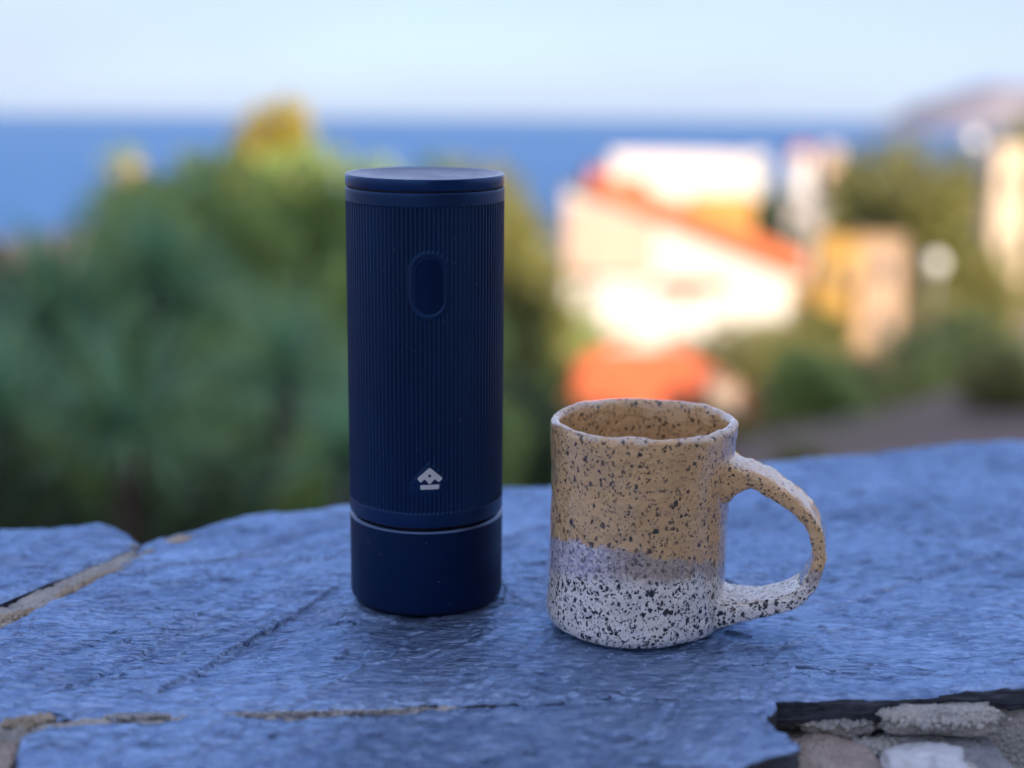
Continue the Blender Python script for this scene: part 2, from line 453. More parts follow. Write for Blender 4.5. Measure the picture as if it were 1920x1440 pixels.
t = np.linspace(-1, 1, 181)
gx = np.sign(t) * (np.abs(t) ** 2.4) * 700
s_ = np.linspace(0, 1, 260)
gy = np.concatenate([np.linspace(-160, 0.9, 40), np.linspace(0.95, 1.4, 4), 1.5 + (s_ ** 2.2) * 850])
GX, GY = np.meshgrid(gx, gy, indexing='ij')
V = np.stack([GX, GY, terrain(GX, GY)], -1).reshape(-1, 3)
mobj('ground', np_mesh('ground', V, grid_quads(len(gx), len(gy))), M_GROUND, kind='structure')
bm = bmesh.new(); bm_box(bm, -9, 12, -4.2, 0.47, -1.10, -1.0)
bm_obj('terrace', bm, M_PAVE, kind='structure')

xs = np.array([-40000, -12000, -4000, -1000, 0, 1000, 4000, 12000, 40000.]); ys = np.array([250, 500, 1000, 2500, 6000, 15000, 40000.])
GX, GY = np.meshgrid(xs, ys, indexing='ij')
mobj('sea', np_mesh('sea', np.stack([GX, GY, np.full_like(GX, -22.0)], -1).reshape(-1, 3), grid_quads(len(xs), len(ys))), M_SEA, kind='structure')

hx = np.linspace(880, 3720, 150); hy = np.linspace(3300, 5200, 60)
GX, GY = np.meshgrid(hx, hy, indexing='ij')
prof = np.interp(GX - 120, [760, 830, 900, 1000, 1060, 1200, 1500, 2200, 3000, 3600], [0, 40, 95, 150, 165, 155, 190, 260, 230, 120])
ridge = np.exp(-((GY - 3800 - 120 * perlin(GX / 500, GX * 0, 4)) / 330) ** 2)
Z = -30 + 0.76 * prof * ridge * (1 + 0.22 * fbm(GX / 260, GY / 260, 5, 21)) + 8 * fbm(GX / 70, GY / 70, 3, 5) * ridge
mobj('headland', np_mesh('headland', np.stack([GX, GY, Z], -1).reshape(-1, 3), grid_quads(150, 60)), M_HEAD, kind='structure')

# ------------------------------------------------------------------ stone wall with slate coping
TILT = R(2.6)
BASE = Vector((-0.0390, 0.6824, 0.0))
def slab_pt(u, v, w=0.0):
    return BASE + Matrix.Rotation(TILT, 3, 'X') @ Vector((u, v, w))

wall = empty('stone_wall', (BASE.x, BASE.y, -1.0), label='rubble stone wall topped with blue-grey slate slabs under the flask and mug', cat='wall')
def on_wall(o):
    o.parent = wall
    o.location = (0, 0, 1.0)
    o.rotation_euler = (TILT, 0, 0)
    return o

def slate_height(U, V, seed=0):
    st = R(52)
    p = U * math.cos(st) + V * math.sin(st)
    q = -U * math.sin(st) + V * math.cos(st)
    st2 = R(46)
    p2 = U * math.cos(st2) + V * math.sin(st2); q2 = -U * math.sin(st2) + V * math.cos(st2)
    warp = 0.25 * fbm(p * 20, q * 20, 3, seed + 40)
    lay = fbm(p * 5.0 + warp, q * 17.0 + warp, 5, seed + 1, 0.55) * 3.2
    fl = np.floor(lay); fr = lay - fl
    terr = fl + sstep(0.80, 0.97, fr) + 0.35 * fr
    h = terr * 0.00075
    h += 0.0010 * fbm(p * 7, q * 9, 3, seed + 7)
    h += 0.00022 * fbm(p2 * 45, q2 * 190, 4, seed + 9)
    h += 0.00008 * fbm(p2 * 240, q2 * 620, 3, seed + 13)
    # short split cracks along the grain
    c = fbm(p2 * 28, q2 * 150, 2, seed + 23)
    c2 = fbm(p2 * 12 + 7, q2 * 14, 2, seed + 29)
    h -= 0.0009 * sstep(0.03, 0.0, np.abs(c - 0.35)) * sstep(0.15, 0.45, c2)
    return h

def scarp(h, U, V, A, B, drop, fade=0.02):
    """one layer broken away on the right-hand side of the line A->B"""
    A = np.array(A); B = np.array(B); d = B - A; L = np.hypot(*d); d = d / L
    wob = 0.0018 * fbm(U * 120, V * 120, 3, int(abs(A[0]) * 9999))
    al = (U - A[0]) * d[0] + (V - A[1]) * d[1]
    drop = drop * 1.9
    pe = (U - A[0]) * d[1] - (V - A[1]) * d[0] + wob
    ends = sstep(-0.004, 0.006, al) * sstep(L + 0.006, L - 0.012, al)
    return h - drop * ends * sstep(-0.0004, 0.0006, pe) * np.exp(-np.clip(pe, 0, None) / fade)

def slab(name, u0, u1, front, back, nu, nv, thick, seed, w0=0.0, scarps=(), post=None, jit=0.0016, flat=None, label=None, left=None):
    ss = np.linspace(0, 1, nu)[:, None]; ts = np.linspace(0, 1, nv)[None, :]
    b0 = back[0][0]
    Fu = u0 + (u1 - u0) * ss; Bu = b0 + (u1 - b0) * ss
    Fv = np.interp(Fu, *zip(*front)) + jit * fbm(Fu * 45, Fu * 0 + seed, 4, seed + 3)
    Bv = np.interp(Bu, *zip(*back)) + 1.6 * jit * fbm(Bu * 45, Bu * 0 + seed + 5.5, 4, seed + 5)
    Bv = np.maximum(Bv, np.where(np.abs(Fu - Bu) < 1e-6, Fv + 0.002, Bv))
    U = Fu + (Bu - Fu) * ts; Vv = Fv + (Bv - Fv) * ts
    if left is not None:
        lu, lv = np.array(left).T
        corr = np.interp(Vv[0], lv, lu) - U[0] + 1.2 * jit * fbm(Vv[0] * 60, Vv[0] * 0 + 3, 3, seed + 8)
        corr[0] = 0; corr[-1] = 0
        U = U + corr[None, :] * np.exp(-ss * (u1 - u0) / 0.03)
        edge_l = U - U[:1]
    else:
        edge_l = U - u0
    U = U + 0.6 * jit * fbm(Vv * 50, Vv * 0 + seed, 3, seed + 8) * (sstep(u1 - 0.03, u1, U) + (0 if left is not None else sstep(u0 + 0.03, u0, U)))
    fu, bu = Fv, Bv
    if post is not None: U, Vv = post(U, Vv)
    h = slate_height(U, Vv, seed)
    for s in scarps: h = scarp(h, U, Vv, *s)
    # worn arrises
    dist = np.minimum(np.minimum(Vv - fu, bu - Vv), np.minimum(edge_l, u1 - U))
    h = h - 0.0016 * sstep(0.006, 0.0, dist + 0.003 * fbm(U * 160, Vv * 160, 2, seed + 31))
    if flat is not None:
        for (fu_, fv_, fr_) in flat:
            d = np.hypot(U - fu_, Vv - fv_)
            h = np.where(d < fr_ * 1.02, np.minimum(h, -0.0001), h)
    top = np.stack([U, Vv, h + w0], -1).reshape(-1, 3)
    quads = grid_quads(nu, nv)
    # rough broken sides
    idx = np.arange(nu * nv).reshape(nu, nv)
    ring = np.concatenate([idx[:-1, 0], idx[-1, :-1], idx[:0:-1, -1], idx[0, :0:-1]])
    n = len(ring); P = top[ring]; cen = P.mean(0)
    rows = [P]; rows_i = [ring]; base = len(top); vs = [top]
    nrm = np.roll(P, -1, 0) - np.roll(P, 1, 0)
    nrm = np.stack([nrm[:, 1], -nrm[:, 0]], -1); nrm /= (np.linalg.norm(nrm, axis=1, keepdims=True) + 1e-9)
    acc = np.arange(n) * 0.0011
    K = 5
    for r in range(1, K + 1):
        Q = P.copy()
        off = 0.0011 * fbm(acc * 160, acc * 0 + r * 2.3, 3, seed + 60) - 0.0006 * r / K
        Q[:, :2] += nrm * off[:, None]
        Q[:, 2] = P[:, 2] - thick * r / K + 0.0008 * fbm(acc * 90, acc * 0 + r, 2, seed + 70) * (r < K)
        vs.append(Q); rows_i.append(base + (r - 1) * n + np.arange(n))
    side = []
    for r in range(K):
        a, b = rows_i[r], rows_i[r + 1]
        side.append(np.stack([a, b, np.roll(b, -1), np.roll(a, -1)], -1))
    side = np.concatenate(side)
    allv = np.concatenate(vs)
    # underside
    cidx = len(allv); allv = np.concatenate([allv, [[cen[0], cen[1], w0 - thick]]])
    last = rows_i[-1]
    tris = np.stack([last, np.full(n, cidx), np.roll(last, -1)], -1)
    me = np_mesh(name, allv, np.concatenate([quads, side]), tris)
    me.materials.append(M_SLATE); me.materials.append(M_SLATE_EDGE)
    mi = np.zeros(len(me.polygons), np.int32); mi[len(quads):] = 1
    me.polygons.foreach_set('material_index', mi)
    o = put(bpy.data.objects.new(name, me), label=label)
    return on_wall(o)

MUG_UV = (0.0941, -0.0336)
MAIN_BACK = [(-0.225, -0.12), (-0.1823, -0.0514), (-0.167, -0.0167), (-0.1536, 0.0158), (-0.1505, 0.062), (-0.143, 0.080), (-0.1265, 0.0949),
             (-0.1003, 0.1239), (-0.0781, 0.1315), (-0.0496, 0.1404), (0.052, 0.1805), (0.1499, 0.2217), (0.2547, 0.2549), (0.3768, 0.2993), (0.6, 0.37)]
MAIN_FRONT = [(-0.225, -0.147), (-0.1518, -0.1420), (-0.0936, -0.1349), (-0.0294, -0.1300), (0.0277, -0.1230), (0.1424, -0.1166), (0.1962, -0.1113), (0.245, -0.1041), (0.6, -0.06)]
slab('slate_slab', -0.225, 0.60, MAIN_FRONT, [(-0.1505, 0.066)] + MAIN_BACK[5:], 820, 400, 0.0095, 3,
     scarps=[((-0.1179, -0.0778), (-0.0993, -0.0382), 0.0009, 0.03), ((-0.088, -0.086), (-0.1179, -0.0778), 0.0007, 0.02),
             ((-0.105, -0.118), (-0.0411, 0.0112), 0.0008, 0.03), ((-0.092, -0.10), (-0.0602, -0.0228), 0.0006, 0.012),
             ((-0.150, 0.02), (-0.075, 0.060), 0.0010, 0.02), ((-0.10, 0.045), (-0.055, 0.112), 0.0009, 0.02), ((0.18, -0.02), (0.33, 0.10), 0.0007, 0.02), ((0.02, 0.06), (0.11, 0.15), 0.0006, 0.02)],
     flat=[(0, 0, 0.036), (MUG_UV[0], MUG_UV[1], 0.04)], label='large slate slab carrying the flask and the mug',
     left=[(-0.225, -0.147), (-0.219, -0.115), (-0.1823, -0.0514), (-0.167, -0.0167), (-0.1536, 0.0158), (-0.1515, 0.045), (-0.1505, 0.066)])
slab('slate_slab', -0.50, -0.1493,
     [(-0.5, -0.40), (-0.30, -0.19), (-0.23, -0.096), (-0.192, -0.022), (-0.1717, 0.0168), (-0.155, 0.050), (-0.1493, 0.0625)],
     [(-0.5, 0.04), (-0.2282, 0.0875), (-0.2013, 0.0909), (-0.1768, 0.0935), (-0.1650, 0.082), (-0.1536, 0.0690), (-0.1493, 0.0648)],
     300, 220, 0.010, 51, w0=0.0006, label='small slate slab at the left end beyond the mortar joint')
def notch(U, Vv):
    k_ = sstep(0.115, 0.143, U)
    return U - 0.0065 * np.exp(-((Vv + 0.1405) / 0.009) ** 2) * k_ + 0.003 * np.exp(-((Vv + 0.1610) / 0.006) ** 2) * k_, Vv
slab('slate_slab', -0.1385, 0.1425,
     [(-0.1385, -0.162), (-0.1338, -0.181), (-0.12, -0.24), (0.05, -0.235), (0.09, -0.200), (0.1214, -0.1770), (0.139, -0.1650), (0.1425, -0.160)],
     [(-0.1385, -0.156), (-0.1329, -0.1462), (-0.0934, -0.1405), (-0.0293, -0.1345), (0.0484, -0.1252), (0.1425, -0.1186)],
     330, 130, 0.010, 77, w0=0.0012, post=notch, jit=0.0010, label='narrow slate slab along the front edge of the wall')

# mortar bed seen in the joints
us = np.linspace(-0.48, 0.58, 420)
bk = np.interp(us, *zip(*MAIN_BACK)) - 0.012
bk = np.where(us < -0.15, np.maximum(bk, np.interp(us, [-0.48, -0.22, -0.16, -0.15], [0.03, 0.075, 0.066, 0.062])), bk)
fr = np.full_like(us, -0.225)
ts = np.linspace(0, 1, 260)
U = np.repeat(us[:, None], 260, 1); Vv = fr[:, None] + (bk - fr)[:, None] * ts
w = -0.0085 + 0.0012 * fbm(U * 60, Vv * 60, 4, 5) + 0.0012 * fbm(U * 260, Vv * 260, 3, 6)
def seg_dist(U, V, P):
    d = np.full_like(U, 9.0)
    for (a, b), (c, e) in zip(P[:-1], P[1:]):
        L2 = (c-a)**2 + (e-b)**2; tt_ = np.clip(((U-a)*(c-a)+(V-b)*(e-b))/L2, 0, 1)
        d = np.minimum(d, np.hypot(U-a-tt_*(c-a), V-b-tt_*(e-b)))
    return d
dj = seg_dist(U, Vv, [(-0.29, -0.20), (-0.187, -0.037), (-0.169, 0.0), (-0.156, 0.032), (-0.150, 0.060)])
w = w + 0.0074 * sstep(0.0138, 0.0098, dj)
dj = seg_dist(U, Vv, [(-0.20, -0.150), (-0.14, -0.1445), (-0.0936, -0.1375), (-0.0294, -0.1323), (0.03, -0.1245)])
w = w + 0.0066 * sstep(0.0050, 0.0028, dj)
low = sstep(0.128, 0.15, U) * sstep(-0.098, -0.108, Vv)
w = w - low * (0.040 + 0.006 * fbm(U * 50, Vv * 50, 3, 8))
w = w - 0.006 * sstep(0.004, 0.0, (bk[:, None] - Vv)) - 0.03 * sstep(-0.150, -0.16, Vv) * sstep(-0.12, -0.14, U)
on_wall(mobj('mortar_bed', np_mesh('mortar_bed', np.stack([U, Vv, w], -1).reshape(-1, 3), grid_quads(420, 260)), M_MORTAR))

def rock(name, u, v, w, ru, rv, rw, mat, seed, rough=0.16, sub=4, rotz=0.0, square=0.55, label=None):
    bm = bmesh.new(); bmesh.ops.create_icosphere(bm, subdivisions=sub, radius=1.0)
    r_ = random.Random(seed); offv = Vector((r_.uniform(-9, 9), r_.uniform(-9, 9), r_.uniform(-9, 9)))
    for vtx in bm.verts:
        c = vtx.co.normalized()
        m = max(abs(c.x), abs(c.y), abs(c.z))
        c = c * ((1 - square) + square * 0.9 / m)
        n = mnoise.fractal(c * 1.3 + offv, 0.9, 2.0, 3) * rough + mnoise.fractal(c * 6 + offv, 0.8, 2.1, 4) * rough * 0.28
        vtx.co = c * (1 + n)
    rz = Matrix.Rotation(rotz, 3, 'Z')
    for vtx in bm.verts:
        vtx.co = rz @ Vector((vtx.co.x * ru, vtx.co.y * rv, vtx.co.z * rw)) + Vector((u, v, w))
    o = bm_obj(name, bm, mat, smooth=True, label=label)
    return on_wall(o)

rock('stone', 0.1640, -0.1300, -0.0330, 0.0200, 0.034, 0.0190, M_ROCK_BROWN, 1, 0.10, 5, 0.10, label='brown-grey stone under the broken slab corner')
rock('stone', 0.2080, -0.1190, -0.0380, 0.0310, 0.030, 0.0220, M_ROCK_GREY, 2, 0.12, 5, -0.1, label='grey rough rock below the slab edge')
rock('stone', 0.1990, -0.1400, -0.0225, 0.0185, 0.0195, 0.0105, M_QUARTZ, 3, 0.20, 5, -0.15, 0.40, label='white quartz stone in the bottom corner')
rock('stone', 0.2620, -0.1500, -0.0620, 0.030, 0.030, 0.022, M_ROCK_GREY, 4, 0.15, 4, 0.4)
rock('stone', -0.1520, -0.1640, -0.0150, 0.0140, 0.0200, 0.0120, M_ROCK_BROWN, 5, 0.12, 5, 0.2, label='pinkish stone beside the left end of the front slab')
rock('stone', -0.1850, -0.1780, -0.0170, 0.0180, 0.0220, 0.0130, M_ROCK_GREY, 6, 0.12, 4, 0.3)
rock('stone', -0.1340, 0.0730, -0.0065, 0.0150, 0.0060, 0.0062, M_CRUMB, 8, 0.18, 4, R(58), label='tan stone chip wedged at the back edge of the joint')
rock('stone', -0.1535, 0.0600, -0.0030, 0.0050, 0.0042, 0.0040, M_ROCK_GREY, 9, 0.16, 4, 0.6)
sr = random.Random(5)
for i in range(9):
    rock('stone', -0.46 + i * 0.115, -0.195 + sr.uniform(-.01, .01), -0.065 + sr.uniform(-.01, .01), 0.055, 0.04, 0.034,
         sr.choice([M_ROCK_BROWN, M_ROCK_GREY]), 20 + i, 0.14, 3, sr.uniform(-.1, .1))

def crumbs(name, pts, mat, seed, n, spread, size, w0=0.0, along=None, label=None, stuff=True):
    """a crust of sandy mortar: many small grains packed along a line"""
    r_ = random.Random(seed)
    bm0 = bmesh.new(); bmesh.ops.create_icosphere(bm0, subdivisions=1, radius=1.0)
    bv = np.array([v.co[:] for v in bm0.verts]); bt = np.array([[v.index for v in f.verts] for f in bm0.faces]); bm0.free()
    vs, tr = [], []
    P = np.array(pts)
    seg = np.concatenate([[0], np.cumsum(np.hypot(*np.diff(P, axis=0).T))])
    n = int(n * 2.2)
    for i in range(n):
        s = r_.random() * seg[-1]
        u = np.interp(s, seg, P[:, 0]); v = np.interp(s, seg, P[:, 1])
        e = math.sin(math.pi * min(1, max(0, s / seg[-1]))) ** 0.5
        du = r_.gauss(0, 1) * spread * e; dv = r_.gauss(0, 1) * spread * e
        sz = size * r_.choice((0.35, 0.45, 0.6, 0.8, 1.15)) * r_.uniform(0.8, 1.2)
        hgt = w0 + max(0, 1 - math.hypot(du, dv) / (spread * 2 + 1e-6)) * size * 1.4 * e + r_.uniform(-0.4, 0.3) * size
        q = bv * (1 + np.array([r_.uniform(-.35, .35) for _ in bv])[:, None]) * sz * np.array([1, 1, 0.8])
        vs.append(q + [u + du, v + dv, hgt]); tr.append(bt + len(bv) * i)
    me = np_mesh(name, np.concatenate(vs), np.zeros((0, 4)), np.concatenate(tr))
    o = mobj(name, me, mat, label=label)
    if stuff: o['kind'] = 'stuff'
    return on_wall(o)

crumbs('mortar_crust', [(-0.1690, -0.0100), (-0.1600, 0.0080), (-0.1525, 0.0250)], M_CRUMB, 1, 420, 0.0022, 0.0011, -0.0012, label='sandy mortar crust in the left joint, upper lump')
crumbs('mortar_crust', [(-0.1930, -0.0520), (-0.1830, -0.0370), (-0.1740, -0.0270)], M_CRUMB, 2, 380, 0.0024, 0.0011, -0.0012, label='sandy mortar crust in the left joint at the picture edge')
crumbs('mortar_crust', [(-0.1500, -0.1452), (-0.1366, -0.1400), (-0.1330, -0.1395)], M_CRUMB, 3, 300, 0.0018, 0.0010, -0.0008, label='sandy mortar crust at the left end of the front joint')
crumbs('mortar_crust', [(-0.1140, -0.1385), (-0.0976, -0.1370), (-0.0900, -0.1368)], M_MORTAR, 4, 160, 0.0008, 0.0008, -0.0008)
crumbs('mortar_crust', [(-0.0850, -0.1372), (-0.0457, -0.1327), (-0.0131, -0.1304), (0.010, -0.1275)], M_MORTAR, 5, 420, 0.0006, 0.0007, -0.0012)
crumbs('mortar_crust', [(0.1540, -0.1125), (0.1680, -0.1110), (0.1830, -0.1105)], M_MORTAR, 6, 520, 0.0022, 0.0012, -0.0125, label='grey mortar crust under the slab edge by the broken corner')
crumbs('mortar_crust', [(0.1880, -0.1165), (0.2020, -0.1140), (0.2200, -0.1125), (0.2300, -0.1150)], M_MORTAR, 7, 1900, 0.0046, 0.0013, -0.0075, label='thick grey mortar crust clinging to the slab edge on the right')
crumbs('mortar_crust', [(0.1750, -0.1190), (0.1950, -0.1170), (0.2150, -0.1150)], M_MORTAR, 8, 900, 0.0034, 0.0013, -0.0190)

rock('mortar_lump', 0.2100, -0.1120, -0.0105, 0.0240, 0.0060, 0.0062, M_MORTAR, 41, 0.22, 5, 0.06)
rock('mortar_lump', 0.1700, -0.1105, -0.0150, 0.0150, 0.0035, 0.0040, M_MORTAR, 42, 0.22, 5, 0.03)
rock('mortar_lump', 0.1960, -0.1170, -0.0225, 0.0230, 0.0050, 0.0050, M_MORTAR, 43, 0.22, 5, 0.05)
on_wall(box_obj('wall_core', -0.50, 0.60, -0.20, 0.03, -1.0, -0.075, M_ROCK_GREY, bevel=0.01))
on_wall(box_obj('wall_core', -0.14, 0.60, -0.09, 0.10, -1.0, -0.022, M_ROCK_GREY, bevel=0.006))

# ------------------------------------------------------------------ the flask
FR = 0.0350
flask = empty('flask', slab_pt(0, 0, 0.0001), (TILT, 0, 0), label='tall ribbed navy blue cylinder flask with flat lid and silver ring', cat='flask')

def lathe(prof, seg=160, close_bottom=True):
    """prof: list of (r, z)"""
    prof = np.array(prof); n = len(prof)
    a = np.arange(seg) / seg * 2 * np.pi
    V = np.stack([prof[None, :, 0] * np.cos(a)[:, None], prof[None, :, 0] * np.sin(a)[:, None], np.repeat(prof[None, :, 1], seg, 0)], -1).reshape(-1, 3)
    return V, grid_quads(seg, n, True)

def arc(cx, cz, r, a0, a1, n=6):
    return [(cx + r * math.cos(R(a0 + (a1 - a0) * i / n)), cz + r * math.sin(R(a0 + (a1 - a0) * i / n))) for i in range(n + 1)]

prof = [(0.0005, 0.0006), (0.028, 0.0006)] + [(0.029, 0.0)] + arc(FR - 0.0032, 0.0032, 0.0032, -90, 0, 8) + [(FR, 0.02)] + arc(FR - 0.0004, 0.0385, 0.0004, 0, 60, 3)
mobj('base_cup', np_mesh('base_cup', *lathe(prof)), M_NAVY_BASE, flask)
prof = [(FR - 0.00022, 0.03886), (FR - 0.0004, 0.0391), (FR - 0.0013, 0.0400), (FR - 0.0018, 0.0402), (FR - 0.0030, 0.0401)]
mobj('silver_ring', np_mesh('silver_ring', *lathe(prof)), M_STEEL, flask)
prof = [(FR - 0.0026, 0.0385), (FR - 0.0026, 0.0430)]
mobj('neck_groove', np_mesh('neck_groove', *lathe(prof)), M_GAP, flask)

BTN = (R(-90 + 5.8), 0.1488, 0.00655, 0.0124)    # angle, z, half width, half height
EMB = (R(-90 + 5.8), 0.0641)
NR = 112
nseg = NR * 6
zs = np.unique(np.concatenate([0.0512 - np.array([0.0044, 0.0036, 0.0024, 0.0010, 0.0]), np.linspace(0.0474, 0.0500, 10), np.linspace(0.05, 0.058, 5), np.linspace(0.058, 0.0725, 38),
                               np.linspace(0.0725, 0.130, 14), np.linspace(0.130, 0.167, 80), np.linspace(0.167, 0.180, 6), np.linspace(0.1805, 0.1830, 10), np.linspace(0.1832, 0.1874, 4)]))
zs = zs[zs >= 0.0466]
ang = np.arange(nseg) / nseg * 2 * np.pi
A, Zz = np.meshgrid(ang, zs, indexing='ij')
def adiff(a, b): return (a - b + np.pi) % (2 * np.pi) - np.pi
bx_ = adiff(A, BTN[0]) * FR; bz_ = Zz - BTN[1]
cap = np.hypot(bx_, np.maximum(np.abs(bz_) - (BTN[3] - BTN[2]), 0)) - BTN[2]
ex = adiff(A, EMB[0]) * FR; ez = Zz - EMB[1]
emb = np.maximum(np.abs(ex) + np.maximum(ez, -0.002) * 0.9 - 0.0052, np.abs(ez) - 0.0056)
mask = sstep(0.0020, 0.0026, cap) * sstep(0.0014, 0.0020, emb) * sstep(0.0478, 0.0484, Zz) * sstep(0.1822, 0.1816, Zz)
ph = (A * NR / (2 * np.pi)) % 1.0
groove = sstep(0.34, 0.17, np.abs(ph - 0.5))
rad = FR - 0.00080 * groove * mask
rad = rad - 0.00035 * sstep(0.0006, 0.0, cap) * sstep(-0.0010, -0.0002, cap) - 0.0003 * sstep(-0.0004, -0.0010, cap)
lip = [(FR - 0.0034, 0.0409), (FR - 0.0012, 0.0410), (FR - 0.0004, 0.0414), (FR, 0.0422), (FR, 0.0455)]
top = [(FR - 0.0001, 0.1878), (FR - 0.0005, 0.1881), (FR - 0.0020, 0.1881)]
RR = np.concatenate([np.repeat([[p[0] for p in lip]], nseg, 0), rad, np.repeat([[p[0] for p in top]], nseg, 0)], 1)
ZZ = np.concatenate([np.repeat([[p[1] for p in lip]], nseg, 0), Zz, np.repeat([[p[1] for p in top]], nseg, 0)], 1)
AA = np.repeat(ang[:, None], RR.shape[1], 1)
V = np.stack([RR * np.cos(AA), RR * np.sin(AA), ZZ], -1).reshape(-1, 3)
mobj('body', np_mesh('body', V, grid_quads(nseg, RR.shape[1], True)), M_NAVY, flask)
mobj('lid_groove', np_mesh('lid_groove', *lathe([(FR - 0.0013, 0.1875), (FR - 0.0013, 0.1900)])), M_GAP, flask)
prof = [(FR - 0.003, 0.1888)] + arc(FR - 0.0003, 0.1891, 0.0003, -90, 0, 3) + [(FR, 0.1915)] + arc(FR - 0.0007, 0.1930, 0.0007, 0, 90, 5) + \
       [(FR - 0.0016, 0.1937), (FR - 0.0022, 0.1935), (FR - 0.0040, 0.1931), (0.0250, 0.1922), (0.0150, 0.1915), (0.006, 0.1912), (0.0003, 0.1912)]
mobj('lid', np_mesh('lid', *lathe(prof)), M_LID, flask)

# push button: a pill with a raised rim lying on the curved front
nb, nr_ = 96, 14
rows = []
for j in range(nr_ + 1):
    f = j / nr_
    inset = [0, 0.0001, 0.0003, 0.0006][j] if j < 4 else 0.0006 + (BTN[2] - 0.00065) * ((j - 3) / (nr_ - 3))
    prot = [-0.0006, 0.00008, 0.00022, 0.00018][j] if j < 4 else (0.00006 if j > 4 else 0.00010)
    hw = max(BTN[2] - 0.0003 - inset, 0.00005); st_ = BTN[3] - BTN[2]
    for i in range(nb):
        a = 2 * math.pi * i / nb
        x = hw * math.cos(a); z = hw * math.sin(a) + (st_ if math.sin(a) >= 0 else -st_)
        th = BTN[0] + x / FR
        rr = FR + prot - 0.0001
        rows.append((rr * math.cos(th), rr * math.sin(th), BTN[1] + z))
quads = [(j*nb+i, j*nb+(i+1) % nb, (j+1)*nb+(i+1) % nb, (j+1)*nb+i) for j in range(nr_) for i in range(nb)]
mobj('button', np_mesh('button', rows, quads), M_BUTTON, flask)

# emblem: roof shape with a diamond hole, and a bar below
def emblem_piece(name, outline, hole=None):
    bm = bmesh.new()
    def loop(pts):
        vs = []
        for i in range(len(pts)):
            a = pts[i]; b = pts[(i + 1) % len(pts)]
            for s in range(4):
                vs.append(bm.verts.new((a[0] + (b[0]-a[0])*s/4, 0, a[1] + (b[1]-a[1])*s/4)))
        return [bm.edges.new((vs[i], vs[(i + 1) % len(vs)])) for i in range(len(vs))]
    es = loop(outline)
    if hole: es += loop(hole)
    bmesh.ops.triangle_fill(bm, use_beauty=True, use_dissolve=False, edges=es)
    bmesh.ops.subdivide_edges(bm, edges=list(bm.edges), cuts=1)
    r = bmesh.ops.extrude_face_region(bm, geom=list(bm.faces))
    for v in [g for g in r['geom'] if isinstance(g, bmesh.types.BMVert)]: v.co.y = 1.0
    for v in bm.verts:
        th = EMB[0] + v.co.x / FR; rr = FR - 0.0002 + 0.00030 * v.co.y
        v.co = Vector((rr * math.cos(th), rr * math.sin(th), EMB[1] + v.co.z))
    return bm_obj(name, bm, M_SILVER, flask)
es_ = 1 / 3.6 / 4280       # metres per enlarged picture pixel
def ep(l): return [((x - 743.5) * es_, (269 - y) * es_ * 1.0) for x, y in l]
emblem_piece('emblem_roof', ep([(743, 193), (750, 196), (826, 262), (828, 269), (825, 275), (808, 291), (801, 291), (779, 273), (772, 275), (748, 303), (743, 305), (738, 303), (714, 275), (707, 273), (687, 292), (680, 292), (664, 275), (661, 268), (664, 262), (736, 196)]),
             ep([(743, 235), (757, 248), (743, 262), (730, 248)]))
emblem_piece('emblem_bar', ep([(684, 312), (803, 309), (807, 313), (807, 338), (803, 341), (685, 344), (681, 341), (680, 316)]))

# ------------------------------------------------------------------ the mug
mug = empty('mug', slab_pt(MUG_UV[0], MUG_UV[1], 0.0001), (TILT, 0, 0), label='speckled tan and white stoneware mug with a looped handle', cat='mug')
MH = 0.0920
po = [(0.0004, 0.0008), (0.030, 0.0008), (0.0325, 0.0)] + [(0.0360, 0.0004), (0.0379, 0.0018), (0.0389, 0.0042)] + \
     [(float(np.interp(z, [0.007, 0.02, 0.045, 0.07, 0.088], [0.0393, 0.0392, 0.0389, 0.0393, 0.0402])), float(z)) for z in np.linspace(0.007, 0.0885, 56)] + \
     [(0.0402, 0.0902), (0.0396, 0.0914), (0.0386, 0.0920), (0.0374, 0.0919), (0.0364, 0.0912), (0.0358, 0.0898)] + \
     [(float(np.interp(z, [0.006, 0.02, 0.086], [0.0325, 0.0342, 0.0356])), float(z)) for z in np.linspace(0.0865, 0.010, 40)] + [(0.031, 0.0072), (0.026, 0.0062), (0.0004, 0.0060)]
V, Q = lathe(po, 220)
def mug_warp(V):
    x, y, z = V[:, 0].copy(), V[:, 1].copy(), V[:, 2].copy()
    a = np.arctan2(y, x); r = np.hypot(x, y)
    hh = np.clip(z / MH, 0, 1)
    out = sstep(0.01, 0.03, r)
    n = 0.0008 * fbm(np.cos(a) * 1.6 + 5, np.sin(a) * 1.6 + z * 26, 3, 3) + 0.00022 * fbm(a * 7 / np.pi * 2, z * 150, 3, 9) * np.abs(np.sin(a / 2 + 0.9))
    r2 = r + out * n
    x = r2 * np.cos(a) + 0.0022 * hh; y = r2 * np.sin(a)
    top = sstep(0.80, 1.0, hh)
    z = z + top * 0.0010 * (fbm(np.cos(a) * 2.2, np.sin(a) * 2.2, 3, 31) + 0.4 * np.sin(a * 1 + 2.5)) * out
    return np.stack([x, y, z], -1)
mobj('cup_body', np_mesh('cup_body', mug_warp(V), Q), M_GLAZE, mug)

